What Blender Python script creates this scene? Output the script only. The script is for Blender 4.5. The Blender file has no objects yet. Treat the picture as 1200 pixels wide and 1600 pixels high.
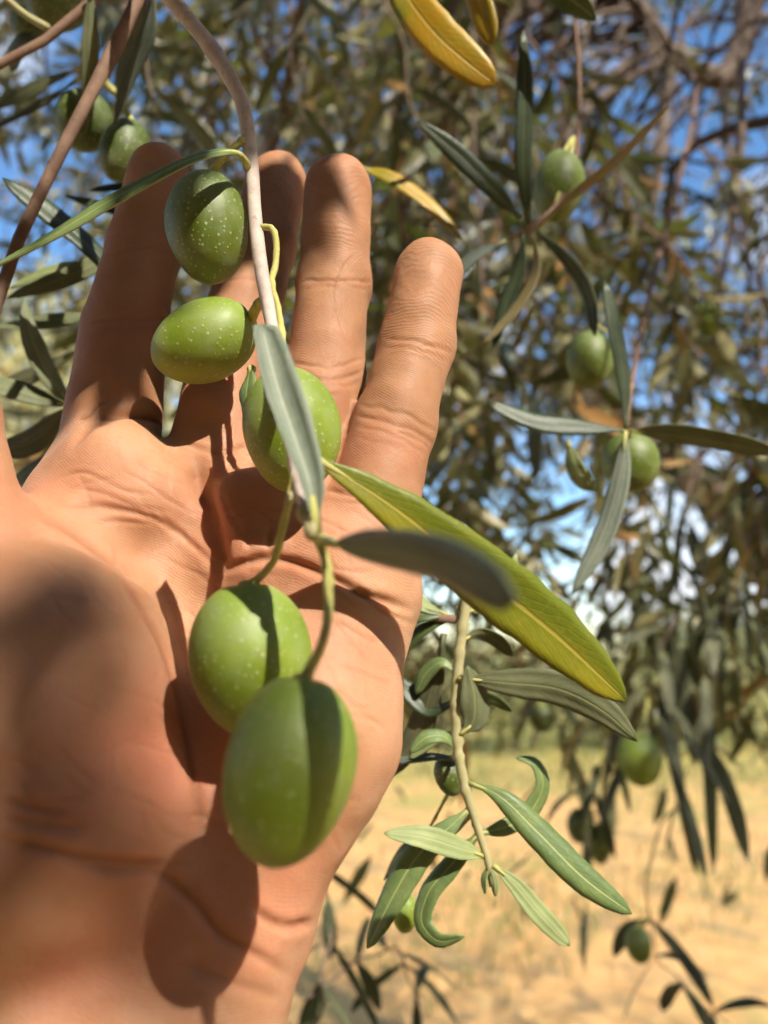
import bpy, math, random
import numpy as np
from mathutils import Vector, Matrix

# ------------------------------------------------------------------ camera, world, sun
scene = bpy.context.scene
COL = scene.collection
F = 1209.0                                   # focal length in pixels of the 1200 x 1600 photograph
PITCH = math.radians(10.5)
CAM = np.array([0.0, 0.0, 1.55])
RIGHT = np.array([1.0, 0, 0])
UP = np.array([0, -math.sin(PITCH), math.cos(PITCH)])
FWD = np.array([0, math.cos(PITCH), math.sin(PITCH)])

cam = bpy.data.cameras.new('camera')
cam.sensor_fit = 'VERTICAL'
cam.sensor_height = 36.0
cam.lens = F * 36.0 / 1600.0
cam.clip_start = 0.01
cam.clip_end = 2000
cam.dof.use_dof = True
cam.dof.focus_distance = 0.163
cam.dof.aperture_fstop = cam.lens / 2.3
cam_o = bpy.data.objects.new('camera', cam)
COL.objects.link(cam_o)
cam_o.location = CAM
cam_o.rotation_euler = (math.pi / 2 + PITCH, 0, 0)
scene.camera = cam_o

SUN_EL = math.radians(42)
SUN_H = np.array([-0.55, 0.835]); SUN_H /= np.linalg.norm(SUN_H)     # the way the light travels over the ground
SUN = np.array([SUN_H[0] * math.cos(SUN_EL), SUN_H[1] * math.cos(SUN_EL), -math.sin(SUN_EL)])

world = bpy.data.worlds.new('World')
scene.world = world
world.use_nodes = True
wn = world.node_tree
wn.nodes.clear()
sky = wn.nodes.new('ShaderNodeTexSky')
sky.sky_type = 'NISHITA'
sky.sun_disc = False
sky.sun_elevation = SUN_EL
sky.sun_rotation = math.atan2(-SUN[0], -SUN[1])
sky.air_density = 1.0
sky.dust_density = 0.25
bg = wn.nodes.new('ShaderNodeBackground')
bg.inputs['Strength'].default_value = 0.15
wo = wn.nodes.new('ShaderNodeOutputWorld')
hs = wn.nodes.new('ShaderNodeHueSaturation')          # a clear deep-blue autumn sky
hs.inputs['Saturation'].default_value = 1.22
tc = wn.nodes.new('ShaderNodeTexCoord')
cl = wn.nodes.new('ShaderNodeTexNoise')               # thin white clouds, scattered over the whole sky
cl.inputs['Scale'].default_value = 3.4
cl.inputs['Detail'].default_value = 5
cl.inputs['Distortion'].default_value = 0.4
cr = wn.nodes.new('ShaderNodeMapRange')
cr.interpolation_type = 'SMOOTHSTEP'
cr.inputs[1].default_value = 0.50
cr.inputs[2].default_value = 0.70
cm = wn.nodes.new('ShaderNodeMix')
cm.data_type = 'RGBA'
cm.inputs[7].default_value = (5.2, 5.4, 5.8, 1)
wn.links.new(tc.outputs['Generated'], cl.inputs['Vector'])
wn.links.new(cl.outputs[0], cr.inputs[0])
wn.links.new(sky.outputs[0], hs.inputs['Color'])
wn.links.new(cr.outputs[0], cm.inputs[0])
wn.links.new(hs.outputs[0], cm.inputs[6])
wn.links.new(cm.outputs[2], bg.inputs[0])
wn.links.new(bg.outputs[0], wo.inputs[0])

sun = bpy.data.lights.new('sun', 'SUN')
sun.energy = 5.0
sun.angle = math.radians(0.53)
sun.color = (1.0, 0.93, 0.82)
sun_o = bpy.data.objects.new('sun', sun)
COL.objects.link(sun_o)
sun_o.location = (2, -4, 6)
sun_o.rotation_euler = Vector(SUN).to_track_quat('-Z', 'Y').to_euler()

vs = scene.view_settings
vs.view_transform = 'Standard'
vs.look = 'None'
vs.exposure = 0.8
vs.gamma = 1.0
vs.use_curve_mapping = False
scene.cycles.max_bounces = 5
scene.cycles.diffuse_bounces = 3
scene.cycles.glossy_bounces = 2
scene.cycles.use_light_tree = False
scene.cycles.use_adaptive_sampling = True
scene.cycles.adaptive_threshold = 0.06
scene.cycles.use_denoising = True

rnd = random.Random(7)
rng = np.random.default_rng(11)


DS = 1.0                                     # how near a sprig hangs: scales its distance and its size together


def P(px, py, d):
    """A photograph pixel at depth d metres -> a point in the place."""
    d = d * DS
    return CAM + RIGHT * ((px - 600) / F * d) + UP * ((800 - py) / F * d) + FWD * d


def to_cam(p):
    q = np.asarray(p) - CAM
    return np.stack([q @ RIGHT, q @ UP, q @ FWD], -1)


def to_px(p):
    c = to_cam(p)
    z = np.maximum(c[..., 2], 1e-4)
    return 600 + c[..., 0] / z * F, 800 - c[..., 1] / z * F, c[..., 2]


def nrm(v):
    v = np.asarray(v, float)
    return v / (np.linalg.norm(v, axis=-1, keepdims=True) + 1e-12)


# ------------------------------------------------------------------ materials
class NT:
    def __init__(self, name):
        self.m = bpy.data.materials.new(name)
        self.m.use_nodes = True
        self.t = self.m.node_tree
        self.t.nodes.clear()

    def n(self, typ, **kw):
        nd = self.t.nodes.new(typ)
        ins = kw.pop('ins', {})
        for k, v in kw.items():
            setattr(nd, k, v)
        for k, v in ins.items():
            self.set(nd, k, v)
        return nd

    def set(self, nd, k, v):
        s = nd.inputs[k]
        if isinstance(v, bpy.types.NodeSocket):
            self.t.links.new(v, s)
        elif isinstance(v, bpy.types.Node):
            self.t.links.new(v.outputs[0], s)
        else:
            if isinstance(v, tuple) and len(v) == 3 and s.type == 'RGBA':
                v = (*v, 1)
            s.default_value = v

    def math(self, op, a, b=0.0, c=0.0, clamp=False):
        nd = self.n('ShaderNodeMath', operation=op, use_clamp=clamp)
        self.set(nd, 0, a); self.set(nd, 1, b); self.set(nd, 2, c)
        return nd.outputs[0]

    def mix(self, f, a, b, blend='MIX'):
        nd = self.n('ShaderNodeMix', data_type='RGBA', blend_type=blend)
        self.set(nd, 0, f); self.set(nd, 6, a); self.set(nd, 7, b)
        return nd.outputs[2]

    def noise(self, scale, detail=3, rough=0.55, vec=None, dist=0.0):
        nd = self.n('ShaderNodeTexNoise', ins={'Scale': scale, 'Detail': detail, 'Roughness': rough, 'Distortion': dist})
        if vec is not None:
            self.set(nd, 'Vector', vec)
        return nd.outputs[0]

    def ramp(self, f, lo, hi):
        nd = self.n('ShaderNodeMapRange', interpolation_type='SMOOTHSTEP', clamp=True)
        self.set(nd, 0, f); self.set(nd, 1, lo); self.set(nd, 2, hi)
        return nd.outputs[0]

    def bump(self, h, strength, dist, normal=None):
        nd = self.n('ShaderNodeBump', ins={'Strength': strength, 'Distance': dist, 'Height': h})
        if normal is not None:
            self.set(nd, 'Normal', normal)
        return nd.outputs[0]

    def out(self, shader):
        o = self.n('ShaderNodeOutputMaterial')
        self.t.links.new(shader, o.inputs[0])
        return self.m


def principled(t, **kw):
    return t.n('ShaderNodeBsdfPrincipled', ins=kw)


def obj_vec(t):
    return t.n('ShaderNodeTexCoord').outputs['Object']


def leaf_material(name, ca, cb, rib, rough, transl, tcol, spots=None, waxy=0.0, veins=0.09, split=None):
    """One face of an olive leaf: midrib, faint side veins, mottling; light passes through it a little."""
    t = NT(name)
    uv = t.n('ShaderNodeTexCoord').outputs['UV']
    sep = t.n('ShaderNodeSeparateXYZ', ins={0: uv})
    av = t.math('ABSOLUTE', t.math('SUBTRACT', sep.outputs[1], 0.5))
    ov = obj_vec(t)
    n1 = t.noise(120, 2, 0.6, ov)
    n2 = t.noise(900, 1, 0.6, ov)
    colr = t.mix(t.ramp(n1, 0.35, 0.65), ca, cb)
    if spots:
        n3 = t.noise(spots[1], 3, 0.65, ov)
        colr = t.mix(t.ramp(n3, spots[2], spots[3]), colr, spots[0])
    if split:
        colr = t.mix(t.math('MULTIPLY', t.ramp(t.math('ADD', sep.outputs[1], t.math('MULTIPLY', t.math('SUBTRACT', n1, 0.5), 0.7)), 0.30, 0.75), 0.75), colr, split)
    ribm = t.math('SUBTRACT', 1.0, t.ramp(av, 0.012, 0.05))
    colr = t.mix(t.math('MULTIPLY', ribm, 0.75), colr, rib)
    # side veins
    ph = t.math('ADD', t.math('MULTIPLY', sep.outputs[0], 110.0), t.math('MULTIPLY', av, -45.0))
    ph = t.math('ADD', ph, t.math('MULTIPLY', n1, 8.0))
    vein = t.ramp(t.math('SINE', ph), 0.75, 1.0)
    colr = t.mix(t.math('MULTIPLY', vein, veins), colr, rib)
    colr = t.mix(t.math('MULTIPLY', t.ramp(n2, 0.55, 0.75), 0.18), colr, rib)
    hgt = t.math('ADD', t.math('MULTIPLY', ribm, -1.2), t.math('ADD', t.math('MULTIPLY', vein, -0.25), t.math('MULTIPLY', n2, 0.5)))
    bn = t.bump(hgt, 0.35, 0.0004)
    p = principled(t, **{'Base Color': colr, 'Roughness': rough, 'Specular IOR Level': 0.45, 'Normal': bn,
                         'Coat Weight': waxy, 'Coat Roughness': 0.3})
    tr = t.n('ShaderNodeBsdfTranslucent', ins={0: t.mix(0.35, tcol, colr), 'Normal': bn})
    mx = t.n('ShaderNodeMixShader', ins={0: transl, 1: p.outputs[0], 2: tr.outputs[0]})
    return t.out(mx.outputs[0])


M = {}
RIBG = (0.30, 0.34, 0.14)
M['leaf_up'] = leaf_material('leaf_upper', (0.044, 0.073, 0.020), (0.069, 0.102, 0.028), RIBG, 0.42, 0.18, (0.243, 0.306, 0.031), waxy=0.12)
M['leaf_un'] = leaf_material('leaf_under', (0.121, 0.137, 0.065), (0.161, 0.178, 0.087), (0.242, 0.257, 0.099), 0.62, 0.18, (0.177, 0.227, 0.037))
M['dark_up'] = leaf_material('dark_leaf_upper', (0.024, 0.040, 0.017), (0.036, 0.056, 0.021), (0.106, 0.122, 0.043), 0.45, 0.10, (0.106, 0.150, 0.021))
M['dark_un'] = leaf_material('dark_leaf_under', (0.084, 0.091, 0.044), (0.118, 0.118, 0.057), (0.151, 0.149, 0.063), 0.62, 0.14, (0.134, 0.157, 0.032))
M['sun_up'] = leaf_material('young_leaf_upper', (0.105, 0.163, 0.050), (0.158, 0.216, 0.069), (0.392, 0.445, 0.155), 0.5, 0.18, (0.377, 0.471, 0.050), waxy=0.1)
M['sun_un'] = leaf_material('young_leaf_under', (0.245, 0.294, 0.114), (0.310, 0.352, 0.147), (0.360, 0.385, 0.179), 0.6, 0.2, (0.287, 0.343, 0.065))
M['gold_up'] = leaf_material('yellow_leaf_upper', (0.443, 0.257, 0.009), (0.372, 0.257, 0.012), (0.472, 0.343, 0.072), 0.45, 0.25, (0.501, 0.322, 0.014),
                             spots=((0.186, 0.215, 0.014), 60, 0.55, 0.72), waxy=0.1, veins=0.03)
M['gold_un'] = leaf_material('yellow_leaf_under', (0.275, 0.187, 0.028), (0.253, 0.187, 0.039), (0.275, 0.209, 0.055), 0.6, 0.25, (0.385, 0.248, 0.011))
M['lime_up'] = leaf_material('yellowing_leaf_upper', (0.213, 0.200, 0.009), (0.287, 0.243, 0.010), (0.439, 0.346, 0.060), 0.42, 0.28, (0.610, 0.540, 0.020),
                             spots=((0.159, 0.178, 0.010), 38, 0.40, 0.75), waxy=0.12, veins=0.03, split=(0.128, 0.178, 0.012))
M['lime_un'] = leaf_material('yellowing_leaf_under', (0.180, 0.180, 0.036), (0.204, 0.192, 0.048), (0.240, 0.216, 0.060), 0.6, 0.25, (0.300, 0.300, 0.012))
M['tan_up'] = leaf_material('dry_leaf_upper', (0.250, 0.192, 0.077), (0.192, 0.163, 0.072), (0.288, 0.230, 0.096), 0.6, 0.15, (0.288, 0.230, 0.058))
M['tan_un'] = leaf_material('dry_leaf_under', (0.250, 0.192, 0.086), (0.202, 0.173, 0.086), (0.288, 0.230, 0.096), 0.65, 0.15, (0.288, 0.230, 0.058))
M['grey_up'] = leaf_material('grey_leaf_upper', (0.070, 0.095, 0.070), (0.095, 0.117, 0.086), (0.151, 0.161, 0.123), 0.5, 0.1, (0.132, 0.170, 0.057))
M['grey_un'] = leaf_material('grey_leaf_under', (0.157, 0.192, 0.136), (0.200, 0.227, 0.169), (0.40, 0.41, 0.31), 0.55, 0.12, (0.157, 0.196, 0.078))


def olive_material(name, ca, cb, top):
    t = NT(name)
    ov = obj_vec(t)
    n1 = t.noise(70, 3, 0.5, ov)
    colr = t.mix(t.ramp(n1, 0.35, 0.68), ca, cb)
    sep = t.n('ShaderNodeSeparateXYZ', ins={0: ov})
    colr = t.mix(t.math('MULTIPLY', t.ramp(t.math('ADD', sep.outputs[2], t.math('MULTIPLY', n1, 0.008)), 0.004, 0.016), 0.5), colr, top)
    vo = t.n('ShaderNodeTexVoronoi', ins={'Vector': ov, 'Scale': 900.0, 'Randomness': 0.9})
    sep2 = t.n('ShaderNodeSeparateColor', ins={0: vo.outputs['Color']})
    size = t.math('MULTIPLY_ADD', sep2.outputs[0], 0.17, 0.06)
    dot = t.math('SUBTRACT', 1.0, t.ramp(vo.outputs['Distance'], size, t.math('ADD', size, 0.17)))
    dot = t.math('MULTIPLY', dot, t.math('GREATER_THAN', sep2.outputs[1], 0.25))
    colr = t.mix(t.math('MULTIPLY', dot, 0.66), colr, (0.34, 0.36, 0.14))
    fine = t.noise(600, 3, 0.6, ov)
    bloom = t.noise(160, 4, 0.6, ov)
    colr = t.mix(t.math('MULTIPLY', t.ramp(bloom, 0.38, 0.70), 0.36), colr, (0.21, 0.25, 0.15))
    bn = t.bump(t.math('ADD', t.math('MULTIPLY', dot, 0.8), t.math('ADD', t.math('MULTIPLY', fine, 0.6), t.math('MULTIPLY', n1, 3.0))), 0.3, 0.0004)
    p = principled(t, **{'Base Color': colr, 'Roughness': t.math('MULTIPLY_ADD', bloom, 0.3, 0.36), 'Specular IOR Level': 0.45, 'Normal': bn,
                         'Subsurface Weight': 0.35, 'Subsurface Radius': (0.6, 1.0, 0.25), 'Subsurface Scale': 0.0018})
    return t.out(p.outputs[0])


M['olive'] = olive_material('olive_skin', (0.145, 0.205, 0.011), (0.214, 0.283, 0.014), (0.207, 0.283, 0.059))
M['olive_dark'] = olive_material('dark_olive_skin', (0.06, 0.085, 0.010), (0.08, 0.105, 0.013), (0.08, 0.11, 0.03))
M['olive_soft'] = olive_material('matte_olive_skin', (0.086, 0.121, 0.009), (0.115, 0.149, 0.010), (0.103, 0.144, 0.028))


def bark_material(name, ca, cb, spot, scale, bstr=0.5):
    t = NT(name)
    ov = obj_vec(t)
    n1 = t.noise(scale, 5, 0.6, ov)
    n2 = t.noise(scale * 5, 4, 0.65, ov)
    colr = t.mix(t.ramp(n1, 0.35, 0.65), ca, cb)
    colr = t.mix(t.math('MULTIPLY', t.ramp(n2, 0.56, 0.7), 0.7), colr, spot)
    bn = t.bump(t.math('ADD', n1, t.math('MULTIPLY', n2, 0.5)), bstr, 0.06 / scale)
    p = principled(t, **{'Base Color': colr, 'Roughness': 0.75, 'Specular IOR Level': 0.3, 'Normal': bn})
    return t.out(p.outputs[0])


M['twig_grey'] = bark_material('grey_twig_bark', (0.400, 0.322, 0.274), (0.500, 0.416, 0.355), (0.290, 0.178, 0.111), 160)
M['twig_brown'] = bark_material('brown_twig_bark', (0.149, 0.085, 0.055), (0.200, 0.122, 0.078), (0.082, 0.044, 0.034), 160)
M['stalk'] = bark_material('green_stalk_skin', (0.358, 0.346, 0.099), (0.436, 0.396, 0.138), (0.318, 0.219, 0.079), 260, 0.25)
M['twig_pale'] = bark_material('pale_young_stem', (0.300, 0.277, 0.128), (0.360, 0.323, 0.165), (0.270, 0.225, 0.105), 200, 0.3)
M['bark'] = bark_material('tree_bark', (0.115, 0.078, 0.052), (0.17, 0.12, 0.085), (0.06, 0.04, 0.03), 22, 0.8)


def skin_material():
    t = NT('skin')
    ov = obj_vec(t)
    a_red = t.n('ShaderNodeAttribute', attribute_name='red').outputs['Fac']
    a_fdim = t.n('ShaderNodeAttribute', attribute_name='finger').outputs['Fac']
    a_cr = t.n('ShaderNodeAttribute', attribute_name='crease').outputs['Fac']
    a_rd = t.n('ShaderNodeAttribute', attribute_name='ridge').outputs['Fac']
    a_rs = t.n('ShaderNodeAttribute', attribute_name='ridge_amt').outputs['Fac']
    n1 = t.noise(70, 2, 0.6, ov)
    n2 = t.noise(420, 3, 0.65, ov)
    base = t.mix(t.ramp(n1, 0.3, 0.7), (0.380, 0.185, 0.094), (0.450, 0.242, 0.140))
    base = t.mix(t.math('MULTIPLY', t.math('ADD', a_red, t.math('MULTIPLY', t.math('SUBTRACT', n1, 0.5), 0.8)), 0.75, clamp=True), base, (0.44, 0.155, 0.092))
    n0 = t.noise(28, 2, 0.5, ov)
    base = t.mix(t.math('MULTIPLY', t.ramp(n0, 0.50, 0.70), 0.6), base, (0.43, 0.150, 0.085))
    base = t.mix(t.math('MULTIPLY', t.ramp(n0, 0.48, 0.30), 0.5), base, (0.50, 0.30, 0.17))
    base = t.mix(t.math('MULTIPLY', a_fdim, 0.6), base, t.mix(t.ramp(n1, 0.3, 0.7), (0.265, 0.125, 0.056), (0.315, 0.155, 0.076)))  # fingers darkened: their dimmer light is painted into the skin colour
    base = t.mix(t.math('MULTIPLY', a_cr, 0.6), base, (0.25, 0.082, 0.034))
    base = t.mix(t.math('MULTIPLY', t.ramp(n2, 0.5, 0.72), 0.14), base, (0.27, 0.105, 0.042))
    # papillary ridges
    ph = t.math('ADD', a_rd, t.math('MULTIPLY', t.noise(90, 2, 0.5, ov), 4.0))
    rid = t.math('SINE', t.math('MULTIPLY', ph, 2 * math.pi / 0.52))
    base = t.mix(t.math('MULTIPLY', t.ramp(rid, -0.2, 1.0), t.math('MULTIPLY', a_rs, 0.10)), base, (0.47, 0.27, 0.15))
    # fine criss-cross lines
    vo = t.n('ShaderNodeTexVoronoi', feature='DISTANCE_TO_EDGE', ins={'Vector': ov, 'Scale': 620.0})
    h = t.math('ADD', t.math('MULTIPLY', rid, t.math('MULTIPLY', a_rs, 0.13)), t.math('MULTIPLY', n2, 1.0))
    h = t.math('ADD', h, t.math('MULTIPLY', t.ramp(vo.outputs['Distance'], 0.0, 0.12), 0.12))
    bn = t.bump(h, 0.45, 0.00035)
    p = principled(t, **{'Base Color': base, 'Roughness': t.math('MULTIPLY_ADD', n2, 0.3, 0.46), 'Specular IOR Level': 0.3, 'Normal': bn,
                         'Subsurface Weight': 0.6, 'Subsurface Radius': (1.0, 0.32, 0.17), 'Subsurface Scale': 0.0034})
    return t.out(p.outputs[0])


M['skin'] = skin_material()


def crown_material(name, up_a, up_b, under, dry, transl=0.2, tcol=(0.20, 0.26, 0.04)):
    t = NT(name)
    tint = t.n('ShaderNodeAttribute', attribute_name='tint').outputs['Fac']
    up = t.mix(t.ramp(tint, 0.1, 0.75), up_a, up_b)
    col = t.mix(t.n('ShaderNodeNewGeometry').outputs['Backfacing'], up, under)
    col = t.mix(t.ramp(tint, 0.86, 0.92), col, dry)
    p = principled(t, **{'Base Color': col, 'Roughness': 0.42, 'Specular IOR Level': 0.5})
    tr = t.n('ShaderNodeBsdfTranslucent', ins={0: tcol})
    mx = t.n('ShaderNodeMixShader', ins={0: transl, 1: p.outputs[0], 2: tr.outputs[0]})
    return t.out(mx.outputs[0])


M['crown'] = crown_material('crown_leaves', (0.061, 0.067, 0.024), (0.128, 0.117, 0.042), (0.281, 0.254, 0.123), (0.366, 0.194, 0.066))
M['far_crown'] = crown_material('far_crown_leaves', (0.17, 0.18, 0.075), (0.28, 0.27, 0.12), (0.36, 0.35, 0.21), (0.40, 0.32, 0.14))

M['pale_crown'] = crown_material('pale_sunlit_leaves', (0.34, 0.34, 0.15), (0.48, 0.45, 0.21), (0.52, 0.50, 0.32), (0.52, 0.43, 0.2), 0.3, (0.45, 0.45, 0.15))  # paler copy of far_crown, with sunlight put into the leaf colour

# ------------------------------------------------------------------ mesh helpers


def tag(o, label=None, cat=None, group=None, kind=None):
    if label: o['label'] = label
    if cat: o['category'] = cat
    if group: o['group'] = group
    if kind: o['kind'] = kind
    return o


def empty(name, loc, label=None, cat=None, group=None):
    o = bpy.data.objects.new(name, None)
    o.empty_display_size = 0.02
    COL.objects.link(o)
    o.location = Vector(loc)
    return tag(o, label, cat, group)


def offset_of(parent):
    off = np.zeros(3)
    while parent is not None:
        off = off + np.array(parent.location)
        parent = parent.parent
    return off


def link(name, me, parent=None, mats=(), loc=None):
    o = bpy.data.objects.new(name, me)
    for m in mats:
        me.materials.append(m)
    COL.objects.link(o)
    if parent is not None:
        o.parent = parent
    if loc is not None:
        o.location = Vector(loc)
    return o


def mesh(name, verts, faces, smooth=True):
    me = bpy.data.meshes.new(name)
    me.from_pydata(np.asarray(verts).tolist() if isinstance(verts, np.ndarray) else verts, [], faces.tolist() if isinstance(faces, np.ndarray) else faces)
    if smooth:
        me.polygons.foreach_set('use_smooth', [True] * len(me.polygons))
    me.update()
    return me


def spline(pts, n, vals=None):
    """Catmull-Rom through pts, n samples; vals interpolated alongside."""
    pts = np.asarray(pts, float)
    k = len(pts)
    seg = np.linalg.norm(np.diff(pts, axis=0), axis=1)
    s = np.concatenate([[0], np.cumsum(seg)]); s /= s[-1]
    u = np.linspace(0, 1, n)
    out = np.zeros((n, pts.shape[1]))
    for i, x in enumerate(u):
        j = min(max(np.searchsorted(s, x, side='right') - 1, 0), k - 2)
        t = (x - s[j]) / max(s[j + 1] - s[j], 1e-9)
        p0 = pts[j - 1] if j > 0 else 2 * pts[0] - pts[1]
        p3 = pts[j + 2] if j + 2 < k else 2 * pts[-1] - pts[-2]
        p1, p2 = pts[j], pts[j + 1]
        # non-uniform spacing handled by scaled tangents
        l1 = max(s[j + 1] - s[j], 1e-9)
        l0 = (s[j] - s[j - 1]) if j > 0 else l1
        l2 = (s[j + 2] - s[j + 1]) if j + 2 < k else l1
        m1 = ((p2 - p1) / l1 * l0 + (p1 - p0) / l0 * l1) / (l0 + l1) * l1
        m2 = ((p3 - p2) / l2 * l1 + (p2 - p1) / l1 * l2) / (l1 + l2) * l1
        t2, t3 = t * t, t * t * t
        out[i] = (2 * t3 - 3 * t2 + 1) * p1 + (t3 - 2 * t2 + t) * m1 + (-2 * t3 + 3 * t2) * p2 + (t3 - t2) * m2
    if vals is None:
        return out
    return out, np.interp(u, s, np.asarray(vals, float))


def tube_arrays(c, r, seg=8, cap=True):
    c = np.asarray(c, float); n = len(c)
    t = nrm(np.gradient(c, axis=0))
    ref = np.array([0, 0, 1.0]) if abs(t[0][2]) < 0.9 else np.array([1.0, 0, 0])
    a = nrm(np.cross(t[0], ref))
    V = []
    ang = np.linspace(0, 2 * np.pi, seg, endpoint=False)
    r = np.broadcast_to(np.asarray(r, float), (n,)) if np.ndim(r) < 2 else r
    for i in range(n):
        a = nrm(a - t[i] * (a @ t[i]))
        b = np.cross(t[i], a)
        rr = r[i] if np.ndim(r) < 2 else r[i][:, None]
        V.append(c[i] + (np.cos(ang)[:, None] * a + np.sin(ang)[:, None] * b) * rr)
    V = np.concatenate(V)
    Fc = []
    for i in range(n - 1):
        for j in range(seg):
            k = (j + 1) % seg
            Fc.append((i * seg + j, i * seg + k, (i + 1) * seg + k, (i + 1) * seg + j))
    if cap:
        Fc.append(tuple(range(seg))[::-1])
        Fc.append(tuple(range((n - 1) * seg, n * seg)))
    return V, Fc


def tube(name, pts, radii, mat, parent, n=None, seg=8, bumps=0.0, seed=0):
    """A twig or stalk: a tapered tube with swollen nodes."""
    n = n or max(6, len(pts) * 5)
    c, r = spline(pts, n, radii)
    r = r * DS
    g = np.random.default_rng(seed + 101)
    rr = r[:, None] * (1 + bumps * g.normal(0, 1, (n, seg)) * 0.35)
    if bumps:
        for _ in range(max(2, n // 9)):
            i = g.integers(1, n - 1)
            rr[i] *= 1 + bumps * 1.6
            rr[i, g.integers(0, seg)] *= 1 + bumps * 2.2
    off = offset_of(parent)
    V, Fc = tube_arrays(c - off, rr, seg)
    return link(name, mesh(name, V, Fc), parent, [mat])


def leaf(parent, path, w, kind='leaf', face='upper', roll=0.0, fold=0.25, curl=0.25, tip=0.75, base=0.75, twist=0.0, serr=0.03, name='leaf', nu=16, petiole=0.05, seed=0, world=False, normal=None):
    """An olive leaf as a thin closed blade. path: (px, py, depth) points from its stalk to its tip (or world points);
    w: greatest width in metres; face: which side is turned towards the viewer; roll: turn of the blade about its midrib."""
    pts = np.array(path, float) if world else np.array([P(*q) for q in path])
    c = spline(pts, nu)
    t = nrm(np.gradient(c, axis=0))
    u = np.linspace(0, 1, nu)
    x = np.clip((u - petiole) / (1 - petiole), 0, 1)
    wid = x ** base * (1 - x) ** tip
    wid = wid / wid.max() * w * DS / 2
    wid = np.maximum(wid, np.where(u <= petiole + 0.02, 0.0008, 0.00015))
    g = np.random.default_rng(seed + int(abs(pts.sum()) * 1000) % 9999)
    view = nrm(c - CAM)
    s0 = nrm(np.cross(t, view)) if normal is None else nrm(np.cross(t, -np.asarray(normal)[None, :]))
    n0 = nrm(np.cross(s0, t))
    if normal is None:
        n0 *= np.where(np.sum(n0 * view, 1, keepdims=True) > 0, -1, 1)     # towards the viewer
    a = math.radians(roll) + np.radians(twist) * (u - 0.5)
    s = s0 * np.cos(a)[:, None] + n0 * np.sin(a)[:, None]
    n = n0 * np.cos(a)[:, None] - s0 * np.sin(a)[:, None]
    N = n if face == 'upper' else -n
    nv = 7
    vv = np.linspace(-1, 1, nv)
    th = 0.00016
    off = offset_of(parent)
    rows_up, rows_un, UV = [], [], []
    ph = g.uniform(0, 6.28, 4)
    for i in range(nu):
        wl = wid[i] * (1 + serr * (math.sin(u[i] * 60 + ph[0]) + math.sin(u[i] * 37 + ph[1])) * 0.5)
        wr = wid[i] * (1 + serr * (math.sin(u[i] * 55 + ph[2]) + math.sin(u[i] * 41 + ph[3])) * 0.5)
        wob = wid[i] * 0.10 * math.sin(u[i] * 9 + ph[0])
        for v in vv:
            ww = wl if v < 0 else wr
            z = fold * abs(v) * wid[i] - curl * abs(v) ** 2.6 * wid[i] + wob * v
            q = c[i] + s[i] * v * ww * math.cos(0.5 * curl * abs(v)) + N[i] * z
            rib = 0.00022 * max(0, 1 - abs(v) * 3)
            rows_up.append(q + N[i] * th - off)
            rows_un.append(q - N[i] * (th + rib) - off)
            UV.append((u[i], (v + 1) / 2))
    V = np.array(rows_up + rows_un)
    K = nu * nv
    up, un, side = [], [], []
    # orient so that the upper sheet's normal is N
    test = np.cross(s[nu // 2], t[nu // 2]) @ N[nu // 2] > 0
    for i in range(nu - 1):
        for j in range(nv - 1):
            q = (i * nv + j, i * nv + j + 1, (i + 1) * nv + j + 1, (i + 1) * nv + j)
            up.append(q if test else q[::-1])
            un.append(tuple(K + z for z in (q[::-1] if test else q)))
    ring = [i * nv for i in range(nu)] + [(nu - 1) * nv + j for j in range(1, nv)] + [i * nv + nv - 1 for i in range(nu - 2, -1, -1)] + [j for j in range(nv - 2, 0, -1)]
    for k in range(len(ring)):
        a0, b0 = ring[k], ring[(k + 1) % len(ring)]
        q = (a0, b0, K + b0, K + a0)
        side.append(q if test else q[::-1])
    Fc = up + un + side
    me = mesh(name, V, Fc)
    mi = [0] * len(up) + [1] * (len(un) + len(side))
    me.polygons.foreach_set('material_index', mi)
    uvl = me.uv_layers.new(name='UVMap')
    UVa = np.array(UV + UV)
    idx = np.zeros(len(me.loops), dtype=np.int32)
    me.loops.foreach_get('vertex_index', idx)
    uvl.data.foreach_set('uv', UVa[idx].ravel())
    o = link(name, me, parent, [M[kind + '_up'], M[kind + '_un']])
    if nu > 11:
        k = max(3, int((petiole + 0.10) * nu) + 1)
        rp = np.linspace(0.0010, 0.0004, k) * DS
        V2, F2 = tube_arrays(c[:k] - N[:k] * 0.0002 - off, rp, 7)
        link('petiole', mesh('petiole', V2, F2), o, [M['stalk'] if kind != 'dark' else M['leaf_un']])
    return o


_olive_me = {}


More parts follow.
